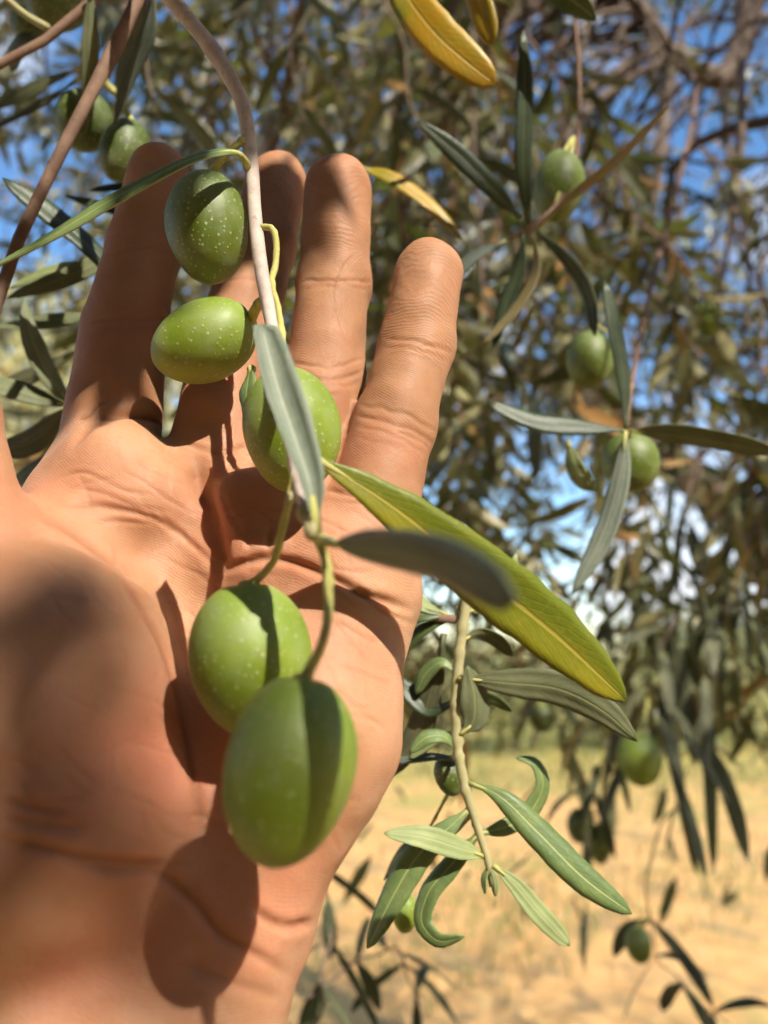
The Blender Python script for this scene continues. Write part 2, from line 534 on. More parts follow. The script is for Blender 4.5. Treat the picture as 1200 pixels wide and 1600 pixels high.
def olive_mesh(seed, mat, seg=36, ring=26):
    """Unit olive: long axis z (stalk end at +1), slightly egg-shaped, dimpled at the stalk, a small nipple at the other end."""
    g = np.random.default_rng(seed)
    V, Fc = [], []
    th = np.linspace(0, np.pi, ring)
    a1, a2, a3 = g.uniform(0, 6.28, 3)
    for i, tt in enumerate(th):
        for j in range(seg):
            ph = 2 * np.pi * j / seg
            z = math.cos(tt); r = math.sin(tt) ** 0.94
            r *= 1 + 0.05 * z - 0.02 * math.cos(2 * tt)
            r *= 1 + 0.018 * math.sin(2 * ph + a1) + 0.012 * math.sin(3 * ph + a2 + z * 2) + 0.006 * math.sin(5 * ph + 4 * z + a3)
            zz = z - 0.07 * math.exp(-(tt / 0.20) ** 2) + (-0.02) * math.exp(-((np.pi - tt) / 0.14) ** 2)
            V.append((r * math.cos(ph) + 0.03 * math.sin(z * 2 + a3), r * math.sin(ph), zz))
    for i in range(ring - 1):
        for j in range(seg):
            k = (j + 1) % seg
            Fc.append((i * seg + j, (i + 1) * seg + j, (i + 1) * seg + k, i * seg + k))
    return np.array(V), Fc


def olive(parent, px, py, d, w, h, ang=0.0, tilt=0.0, mat='olive', seed=0, stalk=None, srad=0.0009, label=None):
    """w, h: width and length in photograph pixels; ang: clockwise lean in the picture; tilt: stalk end away from the viewer."""
    W = w * d * DS / F / 2; H = h * d * DS / F / 2
    tr = math.radians(tilt)
    H2 = math.sqrt(max(H * H - (W * math.sin(tr)) ** 2, W * W * 0.5)) / max(math.cos(tr), 0.3)
    ar = math.radians(ang)
    ax = (RIGHT * math.sin(ar) + UP * math.cos(ar)) * math.cos(tr) + FWD * math.sin(tr)
    z = Vector(ax).normalized()
    x = Vector(np.cross(ax, FWD)).normalized() if abs(tr) < 1.4 else Vector(RIGHT)
    y = z.cross(x).normalized(); x = y.cross(z)
    V, Fc = olive_mesh(seed, mat)
    V = V * np.array([W, W, H2])
    c = P(px, py, d)
    off = offset_of(parent)
    o = link('olive', mesh('olive', V, Fc), parent, [M[mat]], c - off)
    R = Matrix((x, y, z)).transposed()
    o.rotation_mode = 'QUATERNION'
    o.rotation_quaternion = R.to_quaternion()
    if label: o['label'] = label
    if stalk is not None:
        top = c + np.array(z) * H2 * 0.90
        cv, cf = olive_mesh(3, None, 12, 7)
        cap = link('stalk_cap', mesh('stalk_cap', cv * [W * 0.17, W * 0.17, W * 0.10], cf), o, [M['stalk']], (0, 0, H2 * 0.95))
        pts = [P(*q) for q in stalk] + [top]
        tube('stalk', pts, [srad * 1.15] + [srad] * (len(pts) - 2) + [srad * 1.25], M['stalk'], parent, n=26, seg=8, bumps=0.2, seed=seed)
    return o


# ------------------------------------------------------------------ the setting: ground
def ground():
    n = 90
    xs = np.sign(np.linspace(-1, 1, n)) * np.abs(np.linspace(-1, 1, n)) ** 3 * 900
    V = []
    for y in xs:
        for x in xs:
            r = math.hypot(x, y)
            z = 0.03 * math.sin(x * 1.3 + 0.4) * math.sin(y * 1.1) + 0.02 * math.sin(x * 3.1 + y * 2.3)
            z = z * min(1, r / 3 + 0.3) + (0.9 * math.sin(x / 60 + 1) + 0.7 * math.sin(y / 45)) * min(1, max(0, (r - 30) / 120))
            V.append((x, y, z))
    Fc = [(j * n + i, j * n + i + 1, (j + 1) * n + i + 1, (j + 1) * n + i) for j in range(n - 1) for i in range(n - 1)]
    t = NT('dry_earth')
    ov = obj_vec(t)
    n1 = t.noise(0.9, 6, 0.6, ov)
    n2 = t.noise(7, 6, 0.65, ov)
    n3 = t.noise(60, 5, 0.7, ov)
    earth = t.mix(t.ramp(n2, 0.35, 0.65), (0.62, 0.335, 0.12), (0.74, 0.43, 0.165))
    earth = t.mix(t.math('MULTIPLY', t.ramp(n3, 0.5, 0.75), 0.5), earth, (0.40, 0.23, 0.09))
    grass = t.mix(t.ramp(n2, 0.4, 0.6), (0.26, 0.27, 0.055), (0.42, 0.35, 0.11))
    sep = t.n('ShaderNodeSeparateXYZ', ins={0: ov})
    far = t.ramp(t.math('ADD', sep.outputs[1], t.math('MULTIPLY', n1, 6.0)), 9.0, 16.0)
    msk = t.math('ADD', t.ramp(t.math('ADD', t.math('MULTIPLY', n1, 0.8), t.math('MULTIPLY', n2, 0.35)), 0.60, 0.76), t.math('MULTIPLY', far, 0.75), clamp=True)
    n4 = t.noise(2.6, 5, 0.65, ov)
    earth = t.mix(t.math('MULTIPLY', t.ramp(n4, 0.48, 0.64), 0.75), earth, (0.36, 0.25, 0.125))
    earth = t.mix(t.math('MULTIPLY', t.ramp(n4, 0.45, 0.30), 0.5), earth, (0.72, 0.50, 0.25))
    col = t.mix(msk, earth, grass)
    bn = t.bump(t.math('ADD', n3, t.math('MULTIPLY', n2, 1.5)), 0.7, 0.03)
    p = principled(t, **{'Base Color': col, 'Roughness': 0.95, 'Specular IOR Level': 0.15, 'Normal': bn})
    m = t.out(p.outputs[0])
    tag(link('ground', mesh('ground', V, Fc), None, [m]), kind='structure')


ground()


def grass_tufts():
    """Low dry grass scattered over the earth behind the hand."""
    n = 60000
    u = rng.random(n)
    y = 2.6 + 30 * u ** 1.6
    x = (rng.random(n) - 0.5) * (y * 1.5 + 2)
    keep = (np.sin(x * 1.7 + 3 * np.sin(y * 0.6)) + np.sin(y * 1.3 + x * 0.4) + rng.normal(0, 0.8, n)) > np.where(y > 10, -0.6, 0.5)
    x, y = x[keep], y[keep]; n = len(x)
    h = rng.uniform(0.03, 0.12, n) * (1 + (y > 9) * 0.7)
    w = rng.uniform(0.003, 0.006, n) * (1 + y * 0.10)
    a = rng.uniform(0, 6.28, n)
    lean = rng.normal(0, 0.5, (n, 2)) * h[:, None]
    B = np.stack([x, y, np.full(n, -0.04)], 1)
    s = np.stack([np.cos(a), np.sin(a), np.zeros(n)], 1) * w[:, None]
    T = B + np.stack([lean[:, 0], lean[:, 1], h + 0.04], 1)
    Md = B * 0.5 + T * 0.5 + np.stack([-lean[:, 0] * .15, -lean[:, 1] * .15, h * 0.1], 1)
    V = np.stack([B - s, B + s, Md + s * .7, Md - s * .7, T], 1).reshape(-1, 3)
    k = np.arange(n)[:, None] * 5
    Fc = (k + np.array([0, 1, 2, 3])).tolist() + (k + np.array([3, 2, 4])).tolist()
    me = mesh('dry_grass', V, Fc)
    tint = np.repeat(rng.random(n), 5).astype(np.float32)
    me.attributes.new('tint', 'FLOAT', 'POINT').data.foreach_set('value', tint)
    t = NT('dry_grass_blades')
    ti = t.n('ShaderNodeAttribute', attribute_name='tint').outputs['Fac']
    col = t.mix(t.ramp(ti, 0.2, 0.8), (0.17, 0.21, 0.05), (0.40, 0.33, 0.13))
    p = principled(t, **{'Base Color': col, 'Roughness': 0.7})
    tr = t.n('ShaderNodeBsdfTranslucent', ins={0: col})
    mx = t.n('ShaderNodeMixShader', ins={0: 0.3, 1: p.outputs[0], 2: tr.outputs[0]})
    tag(link('dry_grass', me, None, [t.out(mx.outputs[0])]), 'sparse dry grass and weeds over the orange earth', 'grass', kind='stuff')


grass_tufts()


# ------------------------------------------------------------------ leaf masses
def leaf_mass(B, T, N, L, W, droop, tint, name, parent, mat):
    """Thousands of small folded leaves as one mesh. B bases, T directions, N upper normals (all n x 3)."""
    n = len(B)
    T = nrm(T)
    S = nrm(np.cross(T, N)); N = nrm(np.cross(S, T))
    L = L[:, None]; W = W[:, None] * 0.5
    dr = droop[:, None] * L
    p0 = B
    m1 = B + T * L * 0.36 - N * dr * 0.10
    m2 = B + T * L * 0.70 - N * dr * 0.42
    p3 = B + T * L - N * dr
    up = N * W * 0.30
    V = np.stack([p0, m1 - S * W + up, m1, m1 + S * W + up, m2 - S * W * .82 + up, m2, m2 + S * W * .82 + up, p3], 1)
    V = (V - offset_of(parent)).reshape(-1, 3)
    k = np.arange(n)[:, None] * 8
    tri = np.concatenate([k + np.array(q) for q in ((0, 2, 1), (0, 3, 2), (4, 5, 7), (5, 6, 7))])
    quad = np.concatenate([k + np.array(q) for q in ((1, 2, 5, 4), (2, 3, 6, 5))])
    me = bpy.data.meshes.new(name)
    nt, nq = len(tri), len(quad)
    me.vertices.add(len(V)); me.vertices.foreach_set('co', V.astype(np.float32).ravel())
    me.loops.add(nt * 3 + nq * 4)
    me.loops.foreach_set('vertex_index', np.concatenate([tri.ravel(), quad.ravel()]).astype(np.int32))
    me.polygons.add(nt + nq)
    me.polygons.foreach_set('loop_start', np.concatenate([np.arange(nt) * 3, nt * 3 + np.arange(nq) * 4]).astype(np.int32))
    me.polygons.foreach_set('use_smooth', [True] * (nt + nq))
    me.update(calc_edges=True)
    me.validate()
    me.attributes.new('tint', 'FLOAT', 'POINT').data.foreach_set('value', np.repeat(tint, 8).astype(np.float32))
    return link(name, me, parent, [mat])


def twigs_to_leaves(start, dirs, lens, step=0.021, g=None, leaf_len=(0.045, 0.068)):
    """Leaf pairs along drooping twigs. Returns twig point arrays and leaf arrays."""
    n = len(start)
    K = 6
    s = np.linspace(0, 1, K)
    dirs = nrm(dirs)
    down = np.array([0, 0, -1.0])
    pts = start[:, None] + dirs[:, None] * (s[None, :, None] * lens[:, None, None]) + down * (s[None, :, None] ** 2 * lens[:, None, None] * g.uniform(0.15, 0.6, (n, 1, 1)))
    wob = g.normal(0, 0.012, pts.shape); wob[:, 0] = 0
    pts = pts + wob
    B, T, N = [], [], []
    for i in range(n):
        m = max(3, int(lens[i] / step))
        u = np.linspace(0.12, 1, m)
        c = np.stack([np.interp(u, s, pts[i, :, k]) for k in range(3)], 1)
        t = nrm(np.gradient(c, axis=0))
        ref = nrm(np.cross(t, g.normal(0, 1, 3)))
        b2 = np.cross(t, ref)
        ph = np.arange(m) * (math.pi / 2) + g.uniform(0, 6.28)
        for sg in (0, math.pi):
            side = ref * np.cos(ph + sg)[:, None] + b2 * np.sin(ph + sg)[:, None]
            d = t * g.uniform(0.45, 1.0, (m, 1)) + side * 0.85 + down * 0.25 + g.normal(0, 0.18, (m, 3))
            keep = g.random(m) > 0.10
            B.append(c[keep]); T.append(d[keep])
            N.append((t * 0.8 - side * 0.2 + np.array([0, 0, 0.7]) + g.normal(0, 0.45, (m, 3)))[keep])
    return pts, np.concatenate(B), np.concatenate(T), np.concatenate(N)


def twig_mass(pts, r0, r1, name, parent, mat):
    """Many thin three-sided twigs as one mesh. pts: n x K x 3."""
    n, K, _ = pts.shape
    t = nrm(np.gradient(pts, axis=1))
    a = nrm(np.cross(t, np.array([0.3, 0.5, 0.81])))
    b = np.cross(t, a)
    rad = (r0[:, None] + (r1 - r0)[:, None] * np.linspace(0, 1, K)[None])[..., None]
    ring = [pts + (a * math.cos(q) + b * math.sin(q)) * rad for q in (0, 2.094, 4.189)]
    V = np.stack(ring, 2).reshape(-1, 3) - offset_of(parent)
    base = (np.arange(n)[:, None] * K + np.arange(K - 1)[None]).reshape(-1, 1) * 3
    Fc = np.concatenate([base + np.array([j, (j + 1) % 3, 3 + (j + 1) % 3, 3 + j]) for j in range(3)])
    me = mesh(name, V, Fc)
    return link(name, me, parent, [mat])


# points of the scene that the sun reaches, with radius: the crown is open there
LIT = [(P(300, 1000, .125), .030), (P(180, 900, .125), .028), (P(420, 980, .12), .030), (P(560, 1050, .13), .030), (P(120, 1100, .115), .026), (P(240, 1200, .115), .026), (P(400, 1250, .105), .030),
       (P(420, 1450, .115), .026), (P(500, 700, .15), .026), (P(600, 600, .165), .026), (P(670, 430, .178), .016), (P(545, 520, .18), .016), (P(550, 420, .183), .012), (P(640, 520, .175), .02), (P(700, 900, .13), .035), (P(850, 1000, .13), .03),
       (P(740, 1150, .3), .06), (P(740, 1300, .3), .065), (P(850, 1350, .3), .06), (P(650, 1380, .3), .06), (P(700, 40, .225), .04), (P(760, 0, .234), .03), (P(80, 1540, .10), .03), (P(250, 1540, .11), .03), (P(130, 1210, .11), .025), (P(70, 1030, .11), .022), (P(150, 1090, .11), .025), (P(60, 540, .24), .035), (P(60, 620, .24), .03), (P(90, 420, .23), .02), (P(330, 800, .15), .02), (P(400, 900, .14), .02), (P(150, 790, .155), .020)]

LIT += [(P(x_, y_, .118), .016) for x_ in range(40, 560, 100) for y_ in range(800, 1600, 100) if x_ < 560 - max(0, y_ - 1150) * 0.3]


def sun_blocked(p, pad=0.032):
    """For leaf positions p: True where a leaf would stand between the sun and a sunlit spot."""
    bad = np.zeros(len(p), bool)
    for k, r in LIT:
        q = p - k
        al = -(q @ SUN)
        perp = np.linalg.norm(q + al[:, None] * SUN, axis=1)
        bad |= (al > 0.01) & (perp < r + pad)
    return bad


def twigs_blocked(t):
    """The same for whole twigs (n x K x 3), sampled along their length."""
    u = np.linspace(0, 1, 9)[None, None, :, None]
    q = t[:, :-1, None] * (1 - u) + t[:, 1:, None] * u
    return sun_blocked(q.reshape(-1, 3), 0.01).reshape(len(t), -1).any(1)


# ------------------------------------------------------------------ the olive tree we stand under
TREE = np.array([1.25, 1.55, 0.0])
tree = empty('olive_tree', TREE, 'large shady olive tree whose crown fills the upper picture behind the hand', 'tree')


def limb(pts, radii, name='limb', seg=10, n=None, seed=0):
    return tube(name, pts, radii, M['bark'], tree, n=n, seg=seg, bumps=0.10, seed=seed)


trunk_top = np.array([1.22, 1.58, 1.15])
limb([TREE + [0, 0, -0.08], TREE + [0.03, 0.02, 0.3], TREE + [-0.04, 0.0, 0.7], trunk_top], [0.24, 0.17, 0.15, 0.14], 'trunk', 16, 14, 1)
# limbs; the first crosses above the picture and carries the hanging branches, the others show at the top right
OVER = [trunk_top, np.array([0.95, 1.15, 1.95]), np.array([0.55, 0.62, 2.35]), np.array([0.0, 0.36, 2.42]), np.array([-0.6, 0.25, 2.40])]
limb(OVER, [0.10, 0.06, 0.04, 0.024, 0.008], n=26, seed=2)
L2 = [trunk_top, P(1420, 420, 1.75), P(1400, -120, 1.68), P(1210, -120, 1.62), P(1172, 20, 1.60), P(1128, 125, 1.60), P(1060, 95, 1.58), P(1005, 20, 1.55), P(940, -60, 1.5)]
limb(L2, [0.08, 0.045, 0.036, 0.030, 0.026, 0.024, 0.019, 0.015, 0.009], n=44, seed=3)
L3 = L2[4:]
limb([P(1050, 88, 1.58), P(1036, 200, 1.5), P(1018, 330, 1.45), P(965, 450, 1.4), P(960, 600, 1.36)], [0.014, 0.011, 0.009, 0.006, 0.004], 'branch', 8, 18, 5)
limb([P(1040, 92, 1.57), P(930, 160, 1.5), P(850, 260, 1.42), P(760, 380, 1.4)], [0.011, 0.008, 0.006, 0.003], 'branch', 8, 16, 6)
limb([P(1128, 130, 1.62), P(1140, 250, 1.5), P(1170, 420, 1.4), P(1150, 600, 1.35)], [0.010, 0.007, 0.005, 0.003], 'branch', 8, 16, 7)
L4 = [trunk_top, np.array([1.0, 2.1, 1.9]), np.array([0.5, 2.5, 2.5]), np.array([-0.3, 2.7, 2.9])]
limb(L4, [0.10, 0.06, 0.04, 0.012], n=22, seed=8)
L5 = [trunk_top, np.array([1.7, 1.2, 2.0]), np.array([1.9, 0.4, 2.7]), np.array([1.4, -0.4, 3.0])]
limb(L5, [0.10, 0.06, 0.04, 0.012], n=22, seed=9)
L6 = [np.array([0.95, 1.15, 1.95]), np.array([0.75, 0.7, 2.7]), np.array([0.3, -0.1, 3.1]), np.array([-0.4, -0.7, 3.2])]
limb(L6, [0.05, 0.04, 0.025, 0.010], n=22, seed=10)
SKEL = np.concatenate([spline(q, 24) for q in (OVER, L2, L3, L4, L5, L6)])
for k in range(16):                                               # bare brown branches hanging through the crown
    a = P(rnd.uniform(350, 1230), rnd.uniform(-80, 420), rnd.uniform(0.95, 2.2))
    dx, dz = rnd.uniform(-0.22, 0.22), rnd.uniform(-0.7, -0.25)
    pts = [SKEL[np.argmin(np.linalg.norm(SKEL - a, axis=1))], a, a + [dx * 0.5, rnd.uniform(-.1, .1), dz * 0.45], a + [dx, rnd.uniform(-.1, .1), dz]]
    limb(pts, [0.012, 0.007, 0.005, 0.0025], 'branch', 6, 14, 20 + k)


def crown():
    g = np.random.default_rng(5)
    # twigs hanging in the part of the crown the picture looks through
    n = 1000
    px = g.uniform(-80, 1300, n); py = g.uniform(-150, 1090, n)
    d = 0.72 + 2.0 * g.random(n) ** 1.15
    A = np.array([P(a, b, c) for a, b, c in zip(px, py, d)])
    nz = np.sin(A[:, 0] * 7 + 1) * np.sin(A[:, 1] * 5 + 2) + np.sin(A[:, 2] * 8 + A[:, 0] * 4)
    dens = np.ones(n)
    dens *= np.clip((px - 60) / 420, 0.05, 1)                     # thinner to the left, where the crown ends
    dens *= np.where(px < 230, 0.35, 1)
    dens *= np.where((px < 280) & (py < 430), 0.0, 1)
    dens *= np.where((px > 1060) & (py < 300), 0.25, 1)
    dens *= np.where((px > 640) & (px < 1080) & (py > 480) & (py < 980), 0.42, 1)
    dens *= np.where((px > 940) & (py < 210) & (d < 1.75), 0.0, 1)
    dens *= np.clip(0.8 + 0.35 * nz, 0.25, 1.2)
    keep = g.random(n) < dens
    A, d = A[keep], d[keep]
    n = len(A)
    dirs = np.stack([g.normal(0, 0.5, n), g.normal(0, 0.4, n), -0.45 - 0.8 * g.random(n)], 1)
    pts, B, T, N = twigs_to_leaves(A, dirs, g.uniform(0.22, 0.46, n), g=g)
    # the crown over and behind the viewer, which shades this side
    n2 = 2300
    q = np.stack([g.uniform(-1.6, 2.6, n2), g.uniform(-2.4, 2.4, n2), g.uniform(2.15, 3.7, n2)], 1)
    dome = ((q[:, 0] - 0.8) / 2.6) ** 2 + ((q[:, 1] - 0.2) / 2.7) ** 2 + ((q[:, 2] - 2.0) / 1.8) ** 2 < 1
    q = q[dome]; n2 = len(q)
    d2 = np.stack([g.normal(0, 0.7, n2), g.normal(0, 0.7, n2), g.normal(-0.2, 0.4, n2)], 1)
    pts2, B2, T2, N2 = twigs_to_leaves(q, d2, g.uniform(0.3, 0.55, n2), step=0.024, g=g)
    # an unseen skirt added behind the viewer to block sky fill on the hand
    n3 = 2200
    q3 = np.stack([g.uniform(-2.0, 2.4, n3), g.uniform(-2.2, -0.55, n3), g.uniform(0.9, 2.6, n3)], 1)
    pts3, B3, T3, N3 = twigs_to_leaves(q3, np.stack([g.normal(0, .5, n3), g.normal(0, .5, n3), g.normal(-.7, .3, n3)], 1), g.uniform(0.3, 0.5, n3), step=0.026, g=g)
    pts2 = np.concatenate([pts2, pts3])
    # gaps that let flecks of sun through to the leaves in view
    B2 = np.concatenate([B2, B3]); T2 = np.concatenate([T2, T3]); N2 = np.concatenate([N2, N3])
    fleck = np.zeros(len(B2), bool)
    for _ in range(260):
        k = P(g.uniform(250, 1250), g.uniform(-50, 1000), g.uniform(0.7, 2.2)); rad = g.uniform(0.025, 0.065)
        q = B2 - k
        al = -(q @ SUN)
        fleck |= (al > 0) & (np.linalg.norm(q + al[:, None] * SUN, axis=1) < rad + 0.02)
    B2, T2, N2 = B2[~fleck], T2[~fleck], N2[~fleck]
    B = np.concatenate([B, B2]); T = np.concatenate([T, T2]); N = np.concatenate([N, N2])
    x, y, z = to_px(B)
    near = (np.abs(x - 600) < 900) & (np.abs(y - 800) < 1150) & (z < 0.68)
    near |= np.linalg.norm(B - CAM, axis=1) < 0.5
    low = (y > 1040 + 140 * g.random(len(B))) & (z > 0) & (x > 250) & (g.random(len(B)) < 0.93)
    hit = B + SUN * (B[:, 2:3] / -SUN[2])                        # the open ground behind the hand lies in the sun
    hx, hy, hz = to_px(hit)
    open_ = (hx > 350) & (hx < 1300) & (hy > 1100) & (hy < 1680) & (hz > 0) & (g.random(len(B)) < 0.68)
    ok = ~near & ~low & ~open_ & ~sun_blocked(B) & (B[:, 2] > 0.7)
    B, T, N = B[ok], T[ok], N[ok]
    # unseen leaves added on the sun's rays: they shade fingers and dapple the palm
    keys = []
    for _ in range(100):
        k = g.integers(0, 3)
        if k == 0:
            yy = g.uniform(215, 655); keys.append(P(250 - (yy - 230) * 0.17 + g.uniform(-70, 70), yy, .185))
        elif k == 1:
            yy = g.uniform(215, 640); keys.append(P(430 - (yy - 240) * 0.17 + g.uniform(-60, 50), yy, .195))
        else:
            yy = g.uniform(215, 330); keys.append(P(505 + g.uniform(-50, 30), yy, .185))
    keys = np.array(keys)
    far = g.uniform(0.34, 0.62, len(keys))
    dap = np.array([P(a, b, .11) for a, b in ((10, 870), (60, 900), (15, 1400), (80, 1420), (150, 1430), (60, 1120), (20, 1000), (120, 1260), (200, 1380), (20, 1480))])
    Bs = np.concatenate([keys - far[:, None] * SUN, dap - g.uniform(1.5, 2.3, (len(dap), 1)) * SUN])
    Ts = np.cross(SUN, g.normal(0, 1, Bs.shape)); Ts = nrm(Ts) + g.normal(0, .25, Bs.shape)
    Ns = -SUN + g.normal(0, 0.3, Bs.shape)
    clear = np.zeros(len(Bs), bool)                              # the added leaves keep the twig, the lower olives and the outer fingers in the sun
    for k, r_ in ((P(392, 250, .168), .004), (P(400, 370, .16), .004), (P(415, 470, .152), .004), (P(325, 505, .155), .010), (P(470, 640, .14), .012), (P(560, 430, .185), .008), (P(565, 330, .188), .006), (P(550, 520, .18), .010), (P(660, 430, .178), .012), (P(430, 560, .13), .006)):
        q = Bs - k
        al = -(q @ SUN)
        clear |= np.linalg.norm(q + al[:, None] * SUN, axis=1) < r_ + 0.014
    clear[len(keys):] = False
    Bs, Ts, Ns = Bs[~clear], Ts[~clear], Ns[~clear]
    Bs = Bs - nrm(Ts) * 0.027
    B = np.concatenate([B, Bs]); T = np.concatenate([T, Ts]); N = np.concatenate([N, Ns])
    m = len(B)
    tint = g.random(m)
    L = g.uniform(0.046, 0.074, m); W = L * g.uniform(0.17, 0.24, m)
    droop = g.uniform(0, 0.28, m)
    x, y, z = to_px(B + nrm(T) * L[:, None] * 0.5)
    seen = (x > 20) & (x < 1180) & (y > 20) & (y < 1200) & (z > 0.3) & ~((x < 620) & (y > 300))
    big = np.argsort(np.where(seen, z / L, 1e9))[:285]
    protos = []
    for k in range(14):                                            # fourteen leaf shapes and tints, shared by the single leaves
        e = np.array([[0, 1.0, 0]]); o = leaf_mass(np.zeros((1, 3)), e, np.array([[0, 0, 1.0]]), np.array([1.0]), np.array([0.2]), np.array([0.02 * k]), np.array([(k * 0.61) % 1]), 'leaf', None, M['crown'])
        protos.append(o.data); bpy.data.objects.remove(o)
    for i in big:
        t_ = nrm(T[i]); s_ = nrm(np.cross(t_, N[i])); n_ = np.cross(s_, t_)
        o = bpy.data.objects.new('leaf', protos[int(g.integers(14))])
        COL.objects.link(o)
        o.parent = tree
        q = B[i] - TREE
        l = L[i]; w = W[i] / 0.2
        o.matrix_local = Matrix(((s_[0] * w, t_[0] * l, n_[0] * l, q[0]), (s_[1] * w, t_[1] * l, n_[1] * l, q[1]), (s_[2] * w, t_[2] * l, n_[2] * l, q[2]), (0, 0, 0, 1)))
    rest = np.ones(m, bool); rest[big] = False
    B, T, N, L, W, droop, tint = (a[rest] for a in (B, T, N, L, W, droop, tint))
    leaf_mass(B, T, N, L, W, droop, tint, 'crown', tree, M['crown'])['kind'] = 'stuff'
    allp = np.concatenate([pts, pts2])
    x, y, z = to_px(allp.reshape(-1, 3))
    bad = ((np.abs(x - 600) < 700) & (np.abs(y - 800) < 900) & (z < 0.66)).reshape(len(allp), -1).any(1)
    bad |= twigs_blocked(allp)
    bad |= ((y > 1150) & (z > 0) & (x > 250) & (x < 1300) & (y < 1700)).reshape(len(allp), -1).any(1)
    allp = allp[~bad]
    twig_mass(allp, np.full(len(allp), 0.0022), np.full(len(allp), 0.0009), 'twigs', tree, M['twig_brown'])['kind'] = 'stuff'
    # each twig's own branchlet back into the crown
    st = allp[:: 3, 0]
    kk = np.array([SKEL[np.argmin(np.linalg.norm(SKEL - s, axis=1) + g.uniform(0, .3, len(SKEL)))] for s in st])
    u = np.linspace(0, 1, 6)[None, :, None]
    br = st[:, None] * (1 - u) + kk[:, None] * u + np.array([0, 0, 1.0]) * (np.sin(u * np.pi) * 0.12) + g.normal(0, 0.02, (len(st), 6, 3)) * np.sin(u * np.pi)
    x, y, z = to_px(br.reshape(-1, 3))
    bad = ((np.abs(x - 600) < 640) & (np.abs(y - 800) < 840) & (z < 0.8)).reshape(len(br), -1).any(1)
    bad |= twigs_blocked(br)
    br = br[~bad]
    twig_mass(br, np.full(len(br), 0.0025), np.full(len(br), 0.006), 'branchlets', tree, M['bark'])['kind'] = 'stuff'
    print('crown leaves', m, 'twigs', len(allp))


crown()


# ------------------------------------------------------------------ trees across the grove
def far_tree(x, y, h, r, label, seed, n=2600, low=0.42, name='olive_tree', cat='tree', group='olive trees across the grove', leafs=0.16, mat='far_crown'):
    g = np.random.default_rng(seed)
    root = empty(name, (x, y, 0), label, cat, group)
    base = np.array([x, y, 0.0])
    top = base + [g.normal(0, .1), g.normal(0, .1), h * 0.42]
    tube('trunk', [base + [0, 0, -0.1], base + [0.05, 0, h * 0.2], top], [0.2 * h / 4, 0.13 * h / 4, 0.1 * h / 4], M['bark'], root, seg=10, bumps=0.1, seed=seed)
    cs = []
    for k in range(9):
        a = g.uniform(0, 6.28); rr = r * 0.62 * math.sqrt(g.random())
        cpt = base + [rr * math.cos(a), rr * math.sin(a), h * g.uniform(low, 0.82)]
        cs.append(cpt)
        if k < 5:
            tube('limb', [top, (top + cpt) / 2 + [0, 0, 0.1], cpt], [0.07 * h / 4, 0.04 * h / 4, 0.015], M['bark'], root, seg=6, seed=seed + k)
    ci = g.integers(0, len(cs), n)
    v = nrm(g.normal(0, 1, (n, 3))) * (g.random((n, 1)) ** 0.45) * r * 0.52
    v[:, 2] *= 0.75
    B = np.array(cs)[ci] + v
    T = nrm(v) + g.normal(0, 0.7, (n, 3)) + [0, 0, -0.3]
    N = nrm(v) * 0.6 + g.normal(0, 0.5, (n, 3)) + [0, 0, 0.6]
    L = g.uniform(0.6, 1.2, n) * leafs
    leaf_mass(B, T, N, L, L * 0.30, g.uniform(0, .3, n), g.random(n), 'crown', root, M[mat])['kind'] = 'stuff'


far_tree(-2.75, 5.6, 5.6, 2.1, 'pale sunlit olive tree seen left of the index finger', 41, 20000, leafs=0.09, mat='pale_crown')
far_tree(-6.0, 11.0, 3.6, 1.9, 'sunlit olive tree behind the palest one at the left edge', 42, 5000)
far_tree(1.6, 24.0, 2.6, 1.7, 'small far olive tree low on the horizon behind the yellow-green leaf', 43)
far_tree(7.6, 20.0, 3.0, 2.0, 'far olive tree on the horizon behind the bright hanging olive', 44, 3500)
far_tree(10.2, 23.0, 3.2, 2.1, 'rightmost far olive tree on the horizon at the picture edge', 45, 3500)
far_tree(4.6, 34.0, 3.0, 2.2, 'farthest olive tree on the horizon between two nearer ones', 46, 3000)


M['bush'] = crown_material('bush_leaves', (0.10, 0.135, 0.035), (0.19, 0.21, 0.06), (0.24, 0.25, 0.12), (0.32, 0.26, 0.10))
for x_, y_, h_, r_, sd, lb in ((2.1, 13.0, 1.9, 1.5, 51, 'low green bush across the clearing just right of the sunlit shoot'), (4.3, 13.5, 2.2, 1.7, 52, 'low green bush across the clearing under the yellow-green leaf tip'),
                               (6.4, 14.5, 2.3, 1.9, 53, 'green bush across the clearing behind the drooping tuft'), (8.6, 15.0, 2.6, 1.9, 54, 'green bush across the clearing at the right edge'), (0.2, 15.0, 2.0, 1.6, 55, 'low green bush across the clearing beside the edge of the palm')):
    far_tree(x_, y_, h_, r_, lb, sd, 3600, 0.12, 'bush', 'bush', 'bushes across the clearing', 0.13, 'bush')


# ------------------------------------------------------------------ the hand
class SDF:
    """Rounded cones blended smoothly, in millimetres in the viewer's frame (x right, y up, z away)."""

    def __init__(self):
        self.palm, self.fingers = [], []


def Pm(px, py, d):
    return np.array([(px - 600) / F * d, (800 - py) / F * d, d], float)


def cone(p, a, b, r0, r1):
    """p: the three coordinate arrays."""
    a = [np.float32(v) for v in a]; ab = [np.float32(v) - w for v, w in zip(b, a)]
    x, y, z = p[0] - a[0], p[1] - a[1], p[2] - a[2]
    t = (x * ab[0] + y * ab[1] + z * ab[2]) * np.float32(1.0 / max(float(sum(v * v for v in ab)), 1e-6))
    np.clip(t, 0, 1, out=t)
    x -= t * ab[0]; y -= t * ab[1]; z -= t * ab[2]
    return np.sqrt(x * x + y * y + z * z) - (np.float32(r0) + np.float32(r1 - r0) * t)


